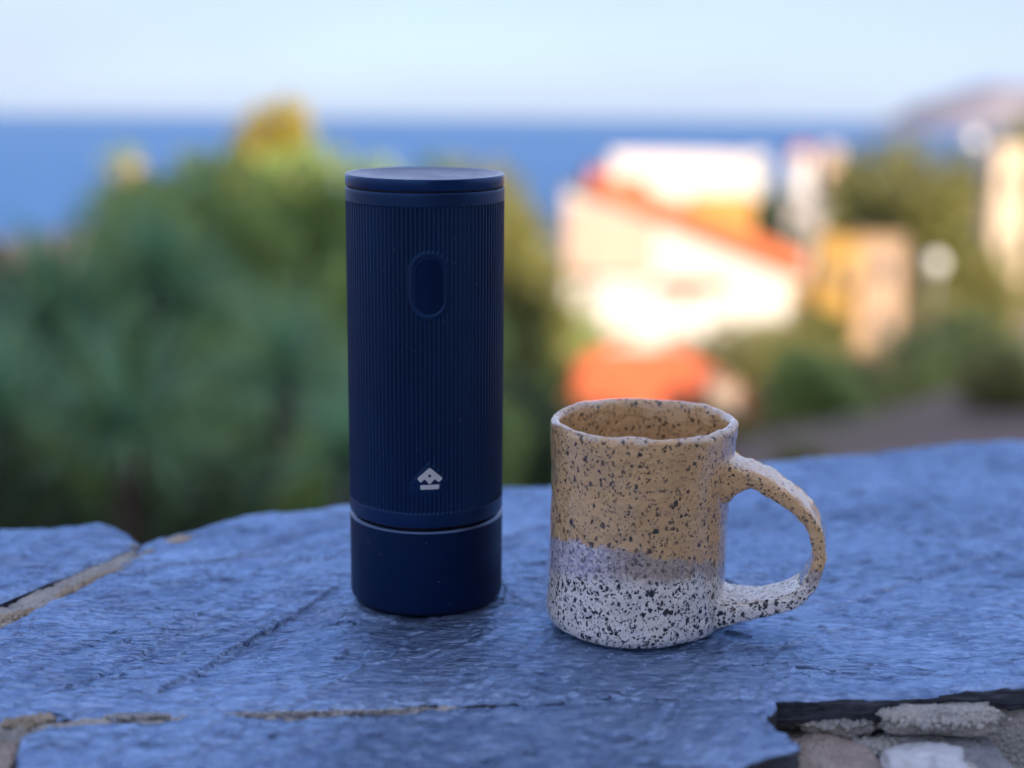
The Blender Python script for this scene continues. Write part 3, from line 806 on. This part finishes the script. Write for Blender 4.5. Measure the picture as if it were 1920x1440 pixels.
# strap handle swept along a loop
HA = R(-11)
path = [(r_ + 0.0019 * float(sstep(0.045, 0.070, r_)), z_) for r_, z_ in [(0.0375, 0.0690), (0.0415, 0.0695), (0.0470, 0.0697), (0.0525, 0.0680), (0.0590, 0.0636), (0.0660, 0.0585), (0.0717, 0.0524), (0.0750, 0.0456),
        (0.0764, 0.0384), (0.0755, 0.0309), (0.0718, 0.0222), (0.0650, 0.0163), (0.0545, 0.0125), (0.0440, 0.0102), (0.0375, 0.0098)]]
def catmull(P, n):
    P = [2*np.array(P[0])-np.array(P[1])] + [np.array(p) for p in P] + [2*np.array(P[-1])-np.array(P[-2])]
    out = []
    for i in range(1, len(P) - 2):
        for s in range(n):
            t = s / n
            out.append(0.5*((2*P[i])+(-P[i-1]+P[i+1])*t+(2*P[i-1]-5*P[i]+4*P[i+1]-P[i+2])*t*t+(-P[i-1]+3*P[i]-3*P[i+1]+P[i+2])*t**3))
    out.append(P[-2]); return np.array(out)
C = catmull(path, 8); n = len(C)
T = np.gradient(C, axis=0); T /= np.linalg.norm(T, axis=1, keepdims=True)
N = np.stack([-T[:, 1], T[:, 0]], -1)
NS = 40
sec = []
for i in range(NS):
    a = 2 * math.pi * i / NS
    e = 0.28
    sec.append((math.copysign(abs(math.cos(a)) ** e, math.cos(a)), math.copysign(abs(math.sin(a)) ** (e + 0.25), math.sin(a))))
sec = np.array(sec)
s = np.linspace(0, 1, n)
flare_a = np.exp(-(s / 0.085) ** 2); flare_b = np.exp(-((1 - s) / 0.085) ** 2)
hw = 0.0116 + 0.0042 * flare_a + 0.0036 * flare_b                  # half width across
ht = 0.0035 + 0.0068 * flare_a + 0.0040 * flare_b + 0.0004 * np.sin(s * 9)  # half thickness
er = np.array([math.cos(HA), math.sin(HA), 0]); et = np.array([-math.sin(HA), math.cos(HA), 0]); ez3 = np.array([0, 0, 1.])
V = []
for i in range(n):
    nn = 0.0006 * fbm(sec[:, 0] * 1.5 + 3, sec[:, 1] * 1.5 + s[i] * 22, 3, 44)
    off_n = sec[:, 1] * (ht[i]) + nn; off_t = sec[:, 0] * (hw[i]) + 0.5 * nn
    c2 = C[i]
    V.append((c2[0] + off_n * N[i, 0])[:, None] * er + off_t[:, None] * et + (c2[1] + off_n * N[i, 1])[:, None] * ez3)
V = np.concatenate(V)
tt = V @ et; wgt = np.repeat(np.maximum(flare_a, flare_b), NS)
V = V - ((0.0374 - np.sqrt(0.0374 ** 2 - tt ** 2)) * wgt)[:, None] * er
V[:, 0] += 0.0022 * np.clip(V[:, 2] / MH, 0, 1)
mobj('handle', np_mesh('handle', V, [(i*NS+j, i*NS+(j+1) % NS, (i+1)*NS+(j+1) % NS, (i+1)*NS+j) for i in range(n-1) for j in range(NS)]), M_GLAZE, mug)

# ------------------------------------------------------------------ houses
def window(parent, x, z, w, h, yface, axis='y', side=-1, glass=M_GLASS):
    """a framed window on a wall facing -y (axis y) or +-x"""
    t = 0.07
    bm = bmesh.new()
    def bb(a0, a1, z0, z1, d0, d1):
        if axis == 'y': bm_box(bm, a0, a1, yface + side * d1, yface + side * d0, z0, z1)
        else: bm_box(bm, min(yface + side*d0, yface + side*d1), max(yface + side*d0, yface + side*d1), a0, a1, z0, z1)
    bb(x - w/2, x + w/2, z, z + t, -0.02, 0.06); bb(x - w/2, x + w/2, z + h - t, z + h, -0.02, 0.06)
    bb(x - w/2, x - w/2 + t, z + t, z + h - t, -0.02, 0.06); bb(x + w/2 - t, x + w/2, z + t, z + h - t, -0.02, 0.06)
    bb(x - 0.02, x + 0.02, z + t, z + h - t, -0.02, 0.05)
    f = bm_obj('window', bm, M_FRAME, parent)
    bm = bmesh.new()
    bb(x - w/2 + t, x + w/2 - t, z + t, z + h - t, -0.01, 0.02)
    bm_obj('pane', bm, glass, f)
    return f

def prism(name, poly, y0, y1, mat, parent, **k):
    """poly in x-z, extruded along y"""
    bm = bmesh.new()
    a = [bm.verts.new((x, y0, z)) for x, z in poly]; b = [bm.verts.new((x, y1, z)) for x, z in poly]
    bm.faces.new(a); bm.faces.new(b[::-1])
    for i in range(len(poly)):
        j = (i + 1) % len(poly); bm.faces.new((a[i], a[j], b[j], b[i]))
    return bm_obj(name, bm, mat, parent, **k)

def hip_roof(x0, x1, y0, y1, z, h, over, mat, parent):
    bm = bmesh.new()
    x0 -= over; x1 += over; y0 -= over; y1 += over
    r = min(x1 - x0, y1 - y0) / 2
    if x1 - x0 >= y1 - y0: ra, rb = (x0 + r, (y0+y1)/2, z + h), (x1 - r + 0.01, (y0+y1)/2, z + h)
    else: ra, rb = ((x0+x1)/2, y0 + r, z + h), ((x0+x1)/2, y1 - r + 0.01, z + h)
    lo = [bm.verts.new((x, y, z)) for x, y in ((x0,y0),(x1,y0),(x1,y1),(x0,y1))]
    up = [bm.verts.new((v.co.x, v.co.y, z + 0.12)) for v in lo]
    a, b = bm.verts.new(ra), bm.verts.new(rb)
    bm.faces.new(lo[::-1])
    for i in range(4): bm.faces.new((lo[i], lo[(i+1) % 4], up[(i+1) % 4], up[i]))
    if x1 - x0 >= y1 - y0: F = ((up[0], up[1], b, a), (up[1], up[2], b), (up[2], up[3], a, b), (up[3], up[0], a))
    else: F = ((up[0], up[1], a), (up[1], up[2], b, a), (up[2], up[3], b), (up[3], up[0], a, b))
    for f in F: bm.faces.new(f)
    return bm_obj('roof', bm, mat, parent)

def flat_roof(x0, x1, y0, y1, z, mat, parent, par=0.35):
    bm = bmesh.new(); t = 0.18; o = 0.06
    bm_box(bm, x0 - o, x1 + o, y0 - o, y0 + t, z, z + par); bm_box(bm, x0 - o, x1 + o, y1 - t, y1 + o, z, z + par)
    bm_box(bm, x0 - o, x0 + t, y0 + t, y1 - t, z, z + par); bm_box(bm, x1 - t, x1 + o, y0 + t, y1 - t, z, z + par)
    bm_box(bm, x0 + t, x1 - t, y0 + t, y1 - t, z, z + 0.05)
    return bm_obj('roof', bm, mat, parent)

def simple_house(name, label, x, y, w, d, ztop, wall_m, roof, roof_m, rot=0.0, cat='house', group=None, roof_h=1.2, wins=True, floors=2):
    zb = tz(x, y) - 1.0
    if roof == 'hip': zw = ztop - roof_h
    else: zw = ztop - 0.35
    h = empty(name, (x, y, zb), (0, 0, rot), label=label, cat=cat, group=group)
    H = zw - zb
    box_obj('wall', -w/2, w/2, -d/2, d/2, 0, H, wall_m, h)
    if roof == 'hip': hip_roof(-w/2, w/2, -d/2, d/2, H + 0.003, roof_h - 0.003, 0.3, roof_m, h)
    else: flat_roof(-w/2, w/2, -d/2, d/2, H + 0.003, roof_m, h)
    if wins:
        nx = max(1, int(w / 2.2))
        for f in range(floors):
            z = H - 1.9 - f * 2.7
            if z < 0.6: break
            for i in range(nx):
                window(h, -w/2 + w * (i + 0.5) / nx, z, min(0.9, w * 0.3), 1.15, -d/2)
            window(h, 0, z, 0.8, 1.15, -w/2, 'x', -1)
    return h

# big white house with a sloping orange tile verge
bz = -11.0
wh = empty('white_house', (6.6, 60, bz), label='big sunlit white house with a sloping orange tile roof behind the mug', cat='house')
def Z(z): return z - bz
X0 = 6.6
prism('wall', [(3.3 - X0, 0), (11.0 - X0, 0), (11.0 - X0, Z(-5.65)), (3.3 - X0, Z(-2.65))], 0, 5.4, M_WHITE, wh)
prism('roof', [(3.0 - X0, Z(-2.53)), (11.4 - X0, Z(-5.80)), (11.4 - X0, Z(-5.05)), (3.0 - X0, Z(-1.80))], -0.6, 5.35, M_TILE, wh)
prism('front_wing', [(2.05 - X0, Z(-5.9)), (5.6 - X0, Z(-5.9)), (5.6 - X0, Z(-3.95)), (3.6 - X0, Z(-3.15)), (2.05 - X0, Z(-3.15))], -0.5, -0.003, M_BLUSH, wh)
box_obj('awning', 5.9 - X0, 8.6 - X0, -0.9, -0.01, Z(-6.25), Z(-6.05), M_TILE, wh)
box_obj('awning', 3.0 - X0, 5.0 - X0, -0.9, -0.01, Z(-8.35), Z(-8.15), M_TAN, wh)
box_obj('side_wing', 2.05 - X0, 3.28 - X0, 0.3, 4.8, 0, Z(-2.75), M_WHITE, wh)
box_obj('side_wing_cap', 1.97 - X0, 3.27 - X0, 0.22, 4.88, Z(-2.747), Z(-2.60), M_PINK, wh)
box_obj('upper_storey', 4.2 - X0, 9.9 - X0, 5.42, 9.5, 0, Z(-1.75), M_WHITE, wh)
flat_roof(4.2 - X0, 9.9 - X0, 5.42, 9.5, Z(-1.747), M_WHITE, wh, 0.4)
box_obj('balcony_wall', 7.6 - X0, 10.2 - X0, 5.0, 5.40, Z(-4.6), Z(-3.0), M_OCHRE, wh)
for xx, zz in ((4.4, -5.0), (6.8, -7.0), (9.4, -8.6)):
    window(wh, xx - X0, Z(zz), 0.5, 0.7, 0.0, glass=M_GLASS)
window(wh, 5.3 - X0, Z(-3.0), 0.8, 0.8, 5.42)
window(wh, 2.66 - X0, Z(-4.6), 0.5, 0.9, 0.3)
box_obj('door', 7.9 - X0, 8.8 - X0, -0.05, 0.02, Z(-10.6), Z(-8.5) - 0.4, M_FRAME, wh)

simple_house('low_house', 'low house with a red tile roof just behind the mug rim', 3.45, 41, 6.0, 3.6, -6.0, M_BLUSH, 'hip', M_TILE2, R(4), roof_h=1.5)
box = simple_house('shed', 'small grey shed beside the red tile roof', 5.3, 38.0, 0.6, 0.9, -6.35, M_GREY, 'flat', M_PINK, R(5), 'shed', wins=False)
simple_house('tan_house', 'ochre yellow house left of the pale twin among the trees', 15.75, 74, 1.9, 3.0, -5.4, M_OCHRE, 'flat', M_OCHRE, R(-6))
simple_house('tan_house', 'tall pinkish tan house right of the ochre one', 18.0, 75, 2.5, 3.0, -5.3, M_PINK, 'flat', M_TAN, R(-4))
simple_house('stone_house', 'grey rendered house in front of the far hill village', 20.4, 112, 4.8, 5.0, -5.6, M_GREY, 'flat', M_GREY, R(28))
simple_house('hill_house', 'leftmost small white house of the far row by the sea', 31.6, 200, 2.6, 4, -4.2, M_WHITE, 'flat', M_WHITE, R(-8), group='far white houses', floors=1)
simple_house('hill_house', 'middle small white house of the far row by the sea', 38.4, 206, 2.6, 4, -3.1, M_WHITE, 'hip', M_TILE, R(-4), group='far white houses', floors=1)
simple_house('hill_house', 'rightmost small cream house of the far row by the sea', 43.0, 210, 2.6, 4, -3.4, M_PINK, 'flat', M_WHITE, R(0), group='far white houses', floors=1)
simple_house('hill_house', 'low tan house below the far white row', 36.0, 170, 3.4, 4, -7.2, M_TAN, 'flat', M_TAN, R(10), group='far white houses', floors=1)
simple_house('small_house', 'small cream house half hidden by the olive trees right of the white house', 14.1, 75, 2.1, 3.0, -7.4, M_OCHRE, 'flat', M_CREAM, R(-5), floors=1)
simple_house('tower_house', 'narrow tall cream tower house at the right picture edge', 22.45, 70, 1.5, 2.6, -0.9, M_CREAM, 'flat', M_CREAM, R(-4), floors=3)
simple_house('coast_house', 'lone pale house above the left trees in front of the sea', -37.6, 150, 2.6, 4, -4.0, M_TAN, 'hip', M_PINK, R(8), floors=1)

def glint_ball(x, y, z, r, label):  # made-up white ball on a post, standing in for a bright blurred glint
    zb = tz(x, y)
    t_ = empty('glint_stand', (x, y, zb), label=label, cat='glint stand-in', group='made-up white balls on posts')
    V, Q = lathe([(0.01, -r)] + arc(0, 0, r, -70, 70, 10) + [(0.01, r)], 28)
    V[:, 2] += z - zb
    mobj('glint_ball', np_mesh('glint_ball', V, Q), M_GLINT, t_)
    V, Q = lathe([(0.09, 0.0), (0.09, z - zb - r * 0.95)], 12)
    mobj('post', np_mesh('post', V, Q), M_METAL, t_)
glint_ball(18.9, 68, -6.1, 0.42, 'made-up white ball on a post for a pale blurred glint in front of the big olive tree')
glint_ball(34.3, 115, -1.2, 0.55, 'made-up white ball on a post for a pale blurred glint near the far headland')

# unseen block added behind the camera, sized and placed to shade the terrace
hs = empty('shade_block', (16.5, -12.0, -1.06), label='unseen block added behind the viewer to shade the terrace', cat='building')
box_obj('wall', -13.5, 13.5, -9, 0, 0, 12.6, M_TAN, hs)
hip_roof(-13.5, 13.5, -9, 0, 12.603, 1.0, 0.4, M_TILE, hs)
for i in range(6):
    for zz in (1.0, 4.0, 7.0, 10.0):
        window(hs, -11.2 + i * 4.4, zz, 1.4, 1.6, 0.0, 'y', 1)

# ------------------------------------------------------------------ vegetation
def crown_mesh(name, seed, n=9000, lobes=13, leaf=0.075, pointed=0.0, low=0.0):
    """unit crown: radius about 1 in x and y, z from 0 to 2; clumps of small leaves with gaps"""
    g = np.random.default_rng(seed)
    cs = []
    for i in range(lobes):
        a = g.uniform(0, 2*np.pi); zz = g.uniform(0.18 + low, 1.75)
        rmax = math.sqrt(max(0.05, 1 - ((zz - 0.85) / 1.15) ** 2)) * (1 - pointed * zz / 2.2)
        rr = rmax * math.sqrt(g.uniform(0.1, 0.75))
        cs.append((rr*math.cos(a), rr*math.sin(a), zz, g.uniform(0.16, 0.34) * (1 - 0.5 * pointed * zz / 2)))
    cs.append((0, 0, 1.72, 0.24)); cs.append((0, 0, 0.9, 0.55)); cs.append((0, 0, 0.7, 0.85)); cs.append((0.1, 0, 1.2, 0.6))
    cs = np.array(cs)
    wgt = cs[:, 3] ** 2.2; wgt /= wgt.sum()
    ci = g.choice(len(cs), n, p=wgt)
    d = g.normal(size=(n, 3)); d /= np.linalg.norm(d, axis=1, keepdims=True)
    r = cs[ci, 3] * (g.uniform(0.35, 1.0, n) ** 0.5) * (1 + 0.25 * g.normal(size=n) * (g.random(n) < 0.25))
    c = cs[ci, :3] + d * r[:, None] * np.array([1, 1, 0.9])
    # leaf frames
    ax = d + 0.9 * g.normal(size=(n, 3)); ax /= np.linalg.norm(ax, axis=1, keepdims=True)
    tmp = g.normal(size=(n, 3)); b = np.cross(ax, tmp); b /= np.linalg.norm(b, axis=1, keepdims=True)
    L = leaf * g.uniform(0.6, 1.3, n)[:, None]; W = L * 0.30
    p0 = c - ax * L * 0.5; p2 = c + ax * L * 0.5; p1 = c + b * W; p3 = c - b * W
    V = np.stack([p0, p1, p2, p3], 1).reshape(-1, 3)
    V[:, 2] = np.maximum(V[:, 2], 0.0)
    return np_mesh(name, V, np.arange(4 * n).reshape(-1, 4), smooth=False)

def trunk_mesh(name, seed):
    """unit trunk: height 1, with limbs spreading into the crown"""
    r_ = random.Random(seed); vs, qs = [], []
    def tube(pts, r0, r1, seg=8):
        b = len(vs)
        for i, p in enumerate(pts):
            f = i / (len(pts) - 1); r = r0 + (r1 - r0) * f
            for k_ in range(seg):
                a = 2 * math.pi * k_ / seg
                vs.append((p[0] + r * math.cos(a), p[1] + r * math.sin(a), p[2]))
        for i in range(len(pts) - 1):
            for k_ in range(seg):
                qs.append((b+i*seg+k_, b+i*seg+(k_+1) % seg, b+(i+1)*seg+(k_+1) % seg, b+(i+1)*seg+k_))
    tube([(0.02 * math.sin(i * 1.3 + seed), 0.02 * math.cos(i + seed), i / 7 * 0.85) for i in range(8)], 0.035, 0.010)
    for i in range(7):
        a = r_.uniform(0, 6.28); z0 = r_.uniform(0.28, 0.6); L = r_.uniform(0.14, 0.26)
        tube([(L * f * math.cos(a), L * f * math.sin(a), z0 + f ** 0.8 * L * 1.1) for f in (0, 0.3, 0.6, 1.0)], 0.016, 0.004, 6)
    return np_mesh(name, vs, qs)

CROWN = [crown_mesh('crown', 100 + i, 8000, 24 + 2 * i, 0.085, pointed=(0.0, 0.15, 0.0, 0.55, 0.1, 0.0)[i]) for i in range(6)]
TRUNK = [trunk_mesh('trunk', 7 + i) for i in range(4)]
_mc = {}
def leafy(base, mat, name):
    key = (base, mat.name)
    if key not in _mc:
        me = CROWN[base].copy(); me.materials.clear(); me.materials.append(mat); _mc[key] = me
    return _mc[key]
for t_ in TRUNK: t_.materials.append(M_BARK)

def tree(name, label, x, y, ztop, w, base, mat, lowfrac=0.22, group=None, cat='tree', rot=None):
    z0 = tz(x, y) - 0.05
    H = ztop - z0
    o = empty(name, (x, y, z0), (0, 0, rng.uniform(0, 6.28) if rot is None else rot), label=label, cat=cat, group=group)
    tk = mobj('trunk', TRUNK[rng.randrange(4)], None, o); tk.scale = (max(H, w) * 0.9, max(H, w) * 0.9, H)
    c = mobj('crown', leafy(base, mat, name), None, o)
    c.location = (0, 0, H * lowfrac); c.scale = (w / 2, w / 2, H * (1 - lowfrac) / 1.98)
    return o

G1 = 'shaded trees left of and behind the flask'
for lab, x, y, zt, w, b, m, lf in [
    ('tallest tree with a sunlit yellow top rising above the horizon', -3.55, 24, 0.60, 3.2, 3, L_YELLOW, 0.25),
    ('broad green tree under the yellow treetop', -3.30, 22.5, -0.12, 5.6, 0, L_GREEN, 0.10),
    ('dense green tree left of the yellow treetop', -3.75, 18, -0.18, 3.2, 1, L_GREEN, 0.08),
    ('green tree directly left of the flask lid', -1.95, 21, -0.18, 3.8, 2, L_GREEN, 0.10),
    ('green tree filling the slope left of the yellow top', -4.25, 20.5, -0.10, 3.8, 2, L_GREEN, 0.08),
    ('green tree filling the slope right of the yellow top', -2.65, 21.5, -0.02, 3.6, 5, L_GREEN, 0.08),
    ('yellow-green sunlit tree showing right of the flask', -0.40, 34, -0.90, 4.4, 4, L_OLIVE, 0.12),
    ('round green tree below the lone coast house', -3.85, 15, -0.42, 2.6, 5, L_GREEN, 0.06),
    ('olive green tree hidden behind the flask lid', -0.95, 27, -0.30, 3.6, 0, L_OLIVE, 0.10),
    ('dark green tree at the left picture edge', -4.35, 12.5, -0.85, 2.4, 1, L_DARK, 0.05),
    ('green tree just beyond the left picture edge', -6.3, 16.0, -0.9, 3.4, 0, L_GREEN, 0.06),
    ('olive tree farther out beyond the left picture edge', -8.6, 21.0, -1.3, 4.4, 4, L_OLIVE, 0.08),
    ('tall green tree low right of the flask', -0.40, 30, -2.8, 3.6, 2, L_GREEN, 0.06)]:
    tree('garden_tree', lab, x, y, zt, w, b, m, lf, G1)
G2 = 'shrubs just beyond the wall'
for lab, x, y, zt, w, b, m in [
    ('broad shaded shrub in the middle of the left greenery', -1.53, 9.0, -0.95, 1.7, 0, L_SHADE_LIFT), ('shrub right beside the middle of the flask', -0.60, 10.0, -1.05, 1.7, 2, L_GREEN),
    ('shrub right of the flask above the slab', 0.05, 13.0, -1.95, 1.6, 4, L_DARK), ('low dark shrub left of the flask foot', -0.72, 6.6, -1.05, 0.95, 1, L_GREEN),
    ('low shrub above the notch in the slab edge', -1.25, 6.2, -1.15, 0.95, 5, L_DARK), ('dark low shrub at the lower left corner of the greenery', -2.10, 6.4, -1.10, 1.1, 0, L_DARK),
    ('green shrub behind the lower left palms', -2.45, 9.5, -1.10, 1.7, 2, L_GREEN), ('bluish shrub between the palms and the tall trees', -2.3, 12.0, -0.95, 2.2, 4, L_SHADE_LIFT),
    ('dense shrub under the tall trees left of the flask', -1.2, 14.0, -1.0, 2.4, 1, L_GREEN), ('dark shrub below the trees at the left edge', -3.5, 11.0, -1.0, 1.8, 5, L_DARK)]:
    tree('garden_shrub', lab, x, y, zt, w, b, m, 0.0, G2, 'shrub')
for lab, x, y, zt, w, b, m in [
    ('low olive bush on the brown slope nearest the mug handle', 2.9, 15.0, -3.0, 1.0, 1, L_OLIVE),
    ('olive bush on the brown slope at the right picture edge', 6.9, 21.0, -2.9, 1.5, 5, L_OLIVE),
    ('green bush at the foot of the dark trees on the slope', 5.6, 28.0, -4.0, 2.2, 4, L_GREEN), ('olive bush right of the mug rim on the slope', 3.2, 24.0, -4.2, 1.8, 0, L_OLIVE)]:
    tree('garden_shrub', lab, x, y, zt, w, b, m, 0.0, 'bushes on the brown slope', 'shrub')
G3 = 'trees on the slope around the houses'
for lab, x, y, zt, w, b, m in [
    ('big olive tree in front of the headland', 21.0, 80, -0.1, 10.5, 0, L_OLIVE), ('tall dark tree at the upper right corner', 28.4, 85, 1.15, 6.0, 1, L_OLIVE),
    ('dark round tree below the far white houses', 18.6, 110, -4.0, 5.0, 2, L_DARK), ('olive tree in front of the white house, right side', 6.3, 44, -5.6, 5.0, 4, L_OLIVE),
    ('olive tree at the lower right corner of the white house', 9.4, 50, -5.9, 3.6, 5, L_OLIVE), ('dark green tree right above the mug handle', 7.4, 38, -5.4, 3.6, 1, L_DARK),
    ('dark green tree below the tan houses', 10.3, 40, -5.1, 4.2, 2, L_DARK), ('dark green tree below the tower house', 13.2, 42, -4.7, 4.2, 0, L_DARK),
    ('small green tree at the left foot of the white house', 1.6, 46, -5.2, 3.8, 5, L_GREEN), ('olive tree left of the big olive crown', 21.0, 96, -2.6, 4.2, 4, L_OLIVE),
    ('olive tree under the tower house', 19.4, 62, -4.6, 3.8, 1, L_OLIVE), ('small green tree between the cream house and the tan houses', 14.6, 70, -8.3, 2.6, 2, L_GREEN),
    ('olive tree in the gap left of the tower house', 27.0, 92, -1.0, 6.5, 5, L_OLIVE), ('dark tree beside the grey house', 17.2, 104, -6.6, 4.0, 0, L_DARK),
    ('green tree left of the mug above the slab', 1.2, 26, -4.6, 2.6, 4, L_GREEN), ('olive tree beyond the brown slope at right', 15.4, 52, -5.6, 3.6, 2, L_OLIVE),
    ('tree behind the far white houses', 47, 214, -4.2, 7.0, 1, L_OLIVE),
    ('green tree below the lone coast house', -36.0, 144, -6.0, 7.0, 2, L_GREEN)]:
    tree('hillside_tree', lab, x, y, zt, w, b, m, 0.14, G3)

def blade_mesh(name, seed, n=70, up=0.55):
    """rosette of long pointed leaves, length about 1"""
    g = np.random.default_rng(seed); vs, qs = [], []
    for i in range(n):
        a = g.uniform(0, 2*np.pi); el = g.uniform(-0.35, 1.45); L = g.uniform(0.75, 1.1); w = g.uniform(0.022, 0.036); dr = g.uniform(0.25, 0.75)
        ca, sa = math.cos(a), math.sin(a); b = len(vs); S = 6
        x, z = 0.03, 0.0; th = el
        for s in range(S + 1):
            f = s / S; ww = w * (1 - f ** 2.2) * (0.55 + 0.9 * min(1, f * 3) * 0.5) + 0.001
            vs.append((x*ca - sa*ww, x*sa + ca*ww, z)); vs.append((x*ca, x*sa, z - ww*0.5)); vs.append((x*ca + sa*ww, x*sa - ca*ww, z))
            x += math.cos(th) * L / S; z += math.sin(th) * L / S; th -= dr / S * (0.6 + f)
        for s in range(S):
            for q in range(2):
                qs.append((b+s*3+q, b+s*3+q+1, b+s*3+q+4, b+s*3+q+3))
    return np_mesh(name, vs, qs)
BLADES = [blade_mesh('leaf_rosette', 300 + i, 80) for i in range(3)]
for b_ in BLADES: b_.materials.append(L_BLADE)
def yucca(label, x, y, zc, size, base, heads=1):
    z0 = tz(x, y) - 0.03
    o = empty('yucca', (x, y, z0), (0, 0, rng.uniform(0, 6.28)), label=label, cat='yucca', group='spiky yuccas at left')
    V, Q = lathe([(0.10, 0), (0.075, (zc - z0) * 0.4), (0.07, zc - z0)], 10)
    mobj('trunk', np_mesh('trunk', V, Q), M_BARK, o)
    for h_ in range(heads):
        c = mobj('crown', BLADES[(base + h_) % 3], None, o)
        c.location = (0.12 * h_ * (1 if h_ % 2 else -1), 0.1 * h_, zc - z0 - 0.35 * h_ * size); c.scale = (size,) * 3
        c.rotation_euler = (rng.uniform(-.15, .15), rng.uniform(-.15, .15), rng.uniform(0, 6))
for a_ in [('spiky yucca poking above the greenery at far left', -2.80, 9.3, -0.98, 0.75, 0, 2), ('pale green yucca in front of the dark shrubs at left', -1.62, 6.3, -1.10, 0.62, 1, 1),
           ('yucca low at the left picture edge', -2.35, 6.8, -1.15, 0.62, 2, 1), ('yucca centred between the left shrubs', -1.15, 7.6, -1.10, 0.62, 0, 1),
           ('yucca left of the flask above the slab edge', -0.62, 5.6, -1.05, 0.45, 1, 1), ('tall yucca behind the pale one at left', -2.25, 9.6, -0.80, 0.70, 2, 2)]:
    yucca(*a_)

# ------------------------------------------------------------------ sea air
hk = bpy.data.materials.new('sea_air'); hk.use_nodes = True
hn = hk.node_tree.nodes; hn.remove(hn['Principled BSDF'])
pv = hn.new('ShaderNodeVolumePrincipled')
pv.inputs['Color'].default_value = (0.70, 0.88, 1.0, 1); pv.inputs['Density'].default_value = 2.2e-5; pv.inputs['Anisotropy'].default_value = 0.2
hk.node_tree.links.new(pv.outputs[0], hn['Material Output'].inputs['Volume'])
bm = bmesh.new(); bm_box(bm, -41000, 41000, -400, 41000, -80, 420)
bm_obj('haze', bm, hk, kind='stuff')
